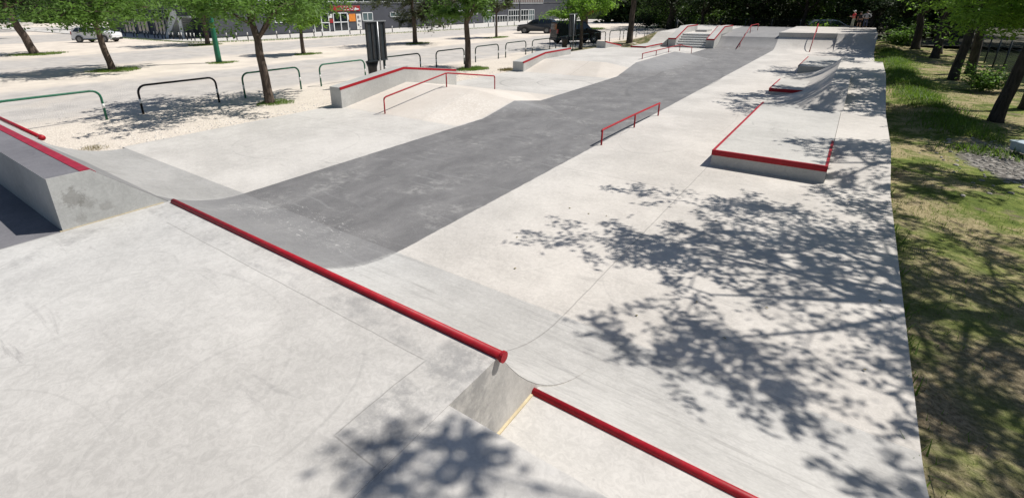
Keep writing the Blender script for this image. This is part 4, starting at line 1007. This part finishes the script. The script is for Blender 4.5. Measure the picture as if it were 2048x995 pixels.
# black van
van_b = [(2.1,.35),(2.12,.75),(1.95,1.0),(1.15,1.17),(.55,1.75),(.2,1.86),(-1.9,1.9),(-2.08,1.8),(-2.15,.45),(-1.9,.3),(1.95,.28)]
v_ = car('black van parked in tree shade beside the hoop barriers', 'parked_van', 'van', -20.45, 42.1, R_(52), 4.25, 1.85, 1.9, 'carblack', van_b, [[(1.05,1.18),(.5,1.7),(-.1,1.72),(-.1,1.18)],[(-.2,1.2),(-.2,1.72),(-1.15,1.74),(-1.15,1.2)]], .33, 2.75)
fit(v_, 4.25, 1.85, .33, 2.72, .88, 2.1, -2.15); screen(v_, 1.12, 1.2, .58, 1.74, 1.6, 1.45, 'windscreen'); screen(v_, -2.13, 1.15, -2.1, 1.65, 1.3, 1.2, 'rear_window')
# white car, front three quarter view
wc_b = [(2.15,.35),(2.18,.7),(2.05,.95),(1.1,1.06),(.35,1.52),(-.1,1.6),(-1.4,1.58),(-1.95,1.35),(-2.15,.95),(-2.15,.4),(-1.9,.3),(2.0,.28)]
def white(label, x, y, rz):
    w_ = car(label, 'parked_car', 'car', x, y, rz, 4.3, 1.82, 1.6, 'carwhite', wc_b, [[(.98,1.08),(.3,1.46),(-.3,1.5),(-.3,1.06)],[(-.38,1.06),(-.38,1.5),(-1.15,1.5),(-1.15,1.06)],[(-1.22,1.06),(-1.22,1.49),(-1.5,1.44),(-1.85,1.1)]], .33, 2.6)
    fit(w_, 4.3, 1.82, .33, 2.6, .8, 2.14, -2.14); screen(w_, 1.05, 1.1, .38, 1.5, 1.58, 1.32, 'windscreen'); screen(w_, -2.1, 1.02, -1.98, 1.32, 1.45, 1.3, 'rear_window')
white('white car facing the camera behind the low-hanging car park tree', -66.0, 19.9, R_(38))
white('white car half hidden in the woods behind the people', -2.3, 60.6, R_(12))

# ------------------------------------------------------------------ people
def skin_mesh(name, verts, edges, rad, mat, parent, root=0, sub=1):
    me = bpy.data.meshes.new(name); me.from_pydata(verts, edges, []); me.materials.append(mat)
    o = bpy.data.objects.new(name, me); COL.objects.link(o); o.parent = parent
    o.modifiers.new('skin', 'SKIN').use_smooth_shade = True
    for i, r in enumerate(rad):
        me.skin_vertices[0].data[i].radius = r if isinstance(r, tuple) else (r, r)
    me.skin_vertices[0].data[root].use_root = True
    s = o.modifiers.new('sub', 'SUBSURF'); s.levels = s.render_levels = sub
    return o
def person(label, x, y, z, rz, S, shirt, trous, sleeves, longt, armL, armR, cap=None, legspread=.1, lean=0.):
    root = empty('person', (x, y, z), rz, label, 'person')   # faces +y, scale from 1.75 m
    k = S/1.75; P = lambda a, b, c: (a*k, (b+lean*max(0, c-.9))*k, c*k)
    body = [P(0,0,.95),P(0,.0,1.12),P(0,-.01,1.3),P(0,-.01,1.43),P(0,.0,1.5),P(0,.02,1.6),P(0,.025,1.7)]
    rad = [(.15*k,.11*k),(.135*k,.1*k),(.16*k,.11*k),(.11*k,.08*k),.052*k,.085*k,.07*k]
    ed = [(0,1),(1,2),(2,3),(3,4),(4,5),(5,6)]
    def chain(start, pts, rs):
        prev = start
        for p, r in zip(pts, rs):
            body.append(p); rad.append(r*k if not isinstance(r, tuple) else r); ed.append((prev, len(body)-1)); prev = len(body)-1
        return prev
    A = {}
    for s, arm in ((-1, armL), (1, armR)):
        chain(0, [P(s*.09,0,.88),P(s*(.09+legspread*.4),.015,.5),P(s*(.09+legspread),-.01,.1),P(s*(.1+legspread),.03,.045),P(s*(.11+legspread),.15,.03)], [.085,.058,.042,.04,.035])
        sh = P(s*.19,-.01,1.4); el = P(s*arm[0][0],arm[0][1],arm[0][2]); wr = P(s*arm[1][0],arm[1][1],arm[1][2])
        d = (Vector(wr)-Vector(el)).normalized(); hd = tuple(Vector(wr)+d*.07*k)
        chain(3, [sh, el, wr, hd], [.055,.042,.028,.032]); A[s] = (sh, el, wr, hd, d)
    o = skin_mesh('body', body, ed, rad, M['skin'], root)
    for s in (-1, 1):       # fingers
        sh, el, wr, hd, d = A[s]; side = d.cross(Vector((0,0,1)));  side = side.normalized() if side.length > .1 else Vector((0,1,0))
        for q, ln in ((-.024,.06),(-.008,.075),(.008,.07),(.024,.055)):
            b = Vector(hd)+side*q*k; skin_mesh('finger', [tuple(b-d*.02*k), tuple(b+d*ln*.5*k), tuple(b+d*ln*k-Vector((0,0,.012*k)))], [(0,1),(1,2)], [.009*k,.0085*k,.007*k], M['skin'], o)
        b = Vector(hd)-d*.05*k; skin_mesh('thumb', [tuple(b), tuple(b+side*.045*k+d*.02*k), tuple(b+side*.055*k+d*.055*k)], [(0,1),(1,2)], [.011*k,.01*k,.008*k], M['skin'], o)
    # face
    mb = MB(); hc = Vector(P(0,.03,1.63))
    mb.sphere(hc+Vector((0,.09*k,-.01*k)), .014*k, .022*k, .024*k, 8, 6)
    for s in (-1, 1): mb.sphere(hc+Vector((s*.085*k,0,-.01*k)), .014*k, .022*k, .034*k, 8, 6)
    mb.build('nose_and_ears', M['skin'], o, True)
    mb = MB()
    for s in (-1, 1): mb.sphere(hc+Vector((s*.03*k,.079*k,.02*k)), .013*k, .008*k, .009*k, 8, 6)
    mb.box(hc.x-.022*k, hc.x+.022*k, hc.y+.075*k, hc.y+.086*k, hc.z-.052*k, hc.z-.045*k); mb.build('eyes_and_mouth', M['hair'], o)
    # clothes
    tv = [P(0,0,.9),P(0,0,1.12),P(0,-.01,1.3),P(0,-.01,1.43)]; tr = [(.172*k,.13*k),(.155*k,.12*k),(.175*k,.128*k),(.115*k,.09*k)]; te = [(0,1),(1,2),(2,3)]
    for s in (-1, 1):
        sh, el, wr, hd, d = A[s]; n = len(tv); f = 1.0 if sleeves == 'long' else .75
        tv += [sh, tuple(Vector(sh).lerp(Vector(el), f))]; tr += [.07*k, .058*k]; te += [(3,n),(n,n+1)]
        if sleeves == 'long': tv.append(tuple(Vector(el).lerp(Vector(wr), .92))); tr.append(.042*k); te.append((n+1,n+2))
    skin_mesh('shirt', tv, te, tr, M[shirt], root)
    tv = [P(0,0,.96)]; tr = [(.158*k,.12*k)]; te = []
    for s in (-1, 1):
        n = len(tv); tv += [P(s*.09,0,.85),P(s*(.09+legspread*.4),.015,.5)]; tr += [.1*k,.075*k]; te += [(0,n),(n,n+1)]
        if longt: tv.append(P(s*(.09+legspread),-.01,.1)); tr.append(.062*k); te.append((n+1,n+2))
    skin_mesh('trousers', tv, te, tr, M[trous], root)
    for s in (-1, 1):
        mb = MB(); c = P(s*(.105+legspread),.06,.045); mb.sphere(c, .05*k, .135*k, .05*k, 10, 8); mb.build('shoe', M['c_black'], root, True)
    mb = MB(); c = Vector(P(0,.012,1.69)); mb.sphere(c, .1*k, .112*k, .088*k, 12, 8)
    if cap: mb.box(c.x-.07*k, c.x+.07*k, c.y+.07*k, c.y+.18*k, c.z-.0*k, c.z+.015*k)
    mb.build('helmet' if cap else 'hair', M[cap or 'hair'], root, True)
hang = lambda s: ((.25,.0,1.13),(.26,.09,.9))
person('child in a red shirt, sage trousers and pale helmet on the far deck edge', -.64,53.6,1.13, R_(115), 1.36, 'c_red', 'c_khaki', 'short', True, ((.27,.06,1.14),(.18,.28,1.12)), ((.27,.06,1.14),(.18,.28,1.16)), 'white', .12)
person('person in a grey top and navy jeans with hands on hips on the far deck', .22,53.9,1.13, R_(10), 1.34, 'c_grey', 'c_navy', 'long', True, ((.40,-.04,1.18),(.2,.06,1.0)), ((.40,-.04,1.18),(.2,.06,1.0)), None, .06)
person('person in black standing between the red shirt and the grey top', -.2,54.2,1.13, R_(170), 1.24, 'c_black', 'c_black', 'short', False, *((hang(-1), hang(1))), None, .05)

# ------------------------------------------------------------------ light, sky, camera
SC.render.engine = 'CYCLES'
w = bpy.data.worlds.new('World'); SC.world = w; w.use_nodes = True
nt = w.node_tree; nt.nodes.clear()
sun_dir = Vector((.47,.54,1.0)).normalized()
el = math.asin(sun_dir.z); az = math.atan2(sun_dir.x, sun_dir.y)
sky = nt.nodes.new('ShaderNodeTexSky'); sky.sky_type = 'NISHITA'; sky.sun_disc = False
sky.sun_elevation = el; sky.sun_rotation = az; sky.air_density = 1.0; sky.dust_density = 1.0; sky.ozone_density = 1.5; sky.altitude = 100
bg = nt.nodes.new('ShaderNodeBackground'); bg.inputs[1].default_value = .06
wo = nt.nodes.new('ShaderNodeOutputWorld'); nt.links.new(sky.outputs[0], bg.inputs[0]); nt.links.new(bg.outputs[0], wo.inputs[0])
sl = bpy.data.lights.new('sun', 'SUN'); sl.energy = 4.6; sl.angle = R_(.55); sl.color = (1, .955, .89)
so = bpy.data.objects.new('sun', sl); COL.objects.link(so); so.rotation_euler = (-sun_dir).to_track_quat('-Z', 'Y').to_euler(); so.location = (20, 25, 40)

cam = bpy.data.cameras.new('camera'); co = bpy.data.objects.new('camera', cam); COL.objects.link(co)
F, PITCH, ROLL, YAW, CX, CY, CH = 981.42, R_(20.30), R_(-.66), R_(36.717), 958.68, 375.13, 3.1926
fwd = Vector((-math.sin(YAW)*math.cos(PITCH), math.cos(YAW)*math.cos(PITCH), -math.sin(PITCH)))
rt = Vector((math.cos(YAW), math.sin(YAW), 0)); up = rt.cross(fwd)
r2 = rt*math.cos(ROLL)+up*math.sin(ROLL); u2 = -rt*math.sin(ROLL)+up*math.cos(ROLL)
mw = Matrix((r2, u2, -fwd)).transposed().to_4x4(); mw.translation = (0, 0, CH)
co.matrix_world = mw
cam.sensor_fit = 'HORIZONTAL'; cam.sensor_width = 36; cam.lens = F*36/2048
cam.shift_x = (1024-CX)/2048; cam.shift_y = -(497.5-CY)/2048
cam.clip_start = .05; cam.clip_end = 3000
SC.camera = co
SC.view_settings.view_transform = 'Standard'; SC.view_settings.look = 'None'; SC.view_settings.exposure = .3; SC.view_settings.gamma = 1
SC.view_settings.use_curve_mapping = False
SC.cycles.max_bounces = 8; SC.cycles.transparent_max_bounces = 8
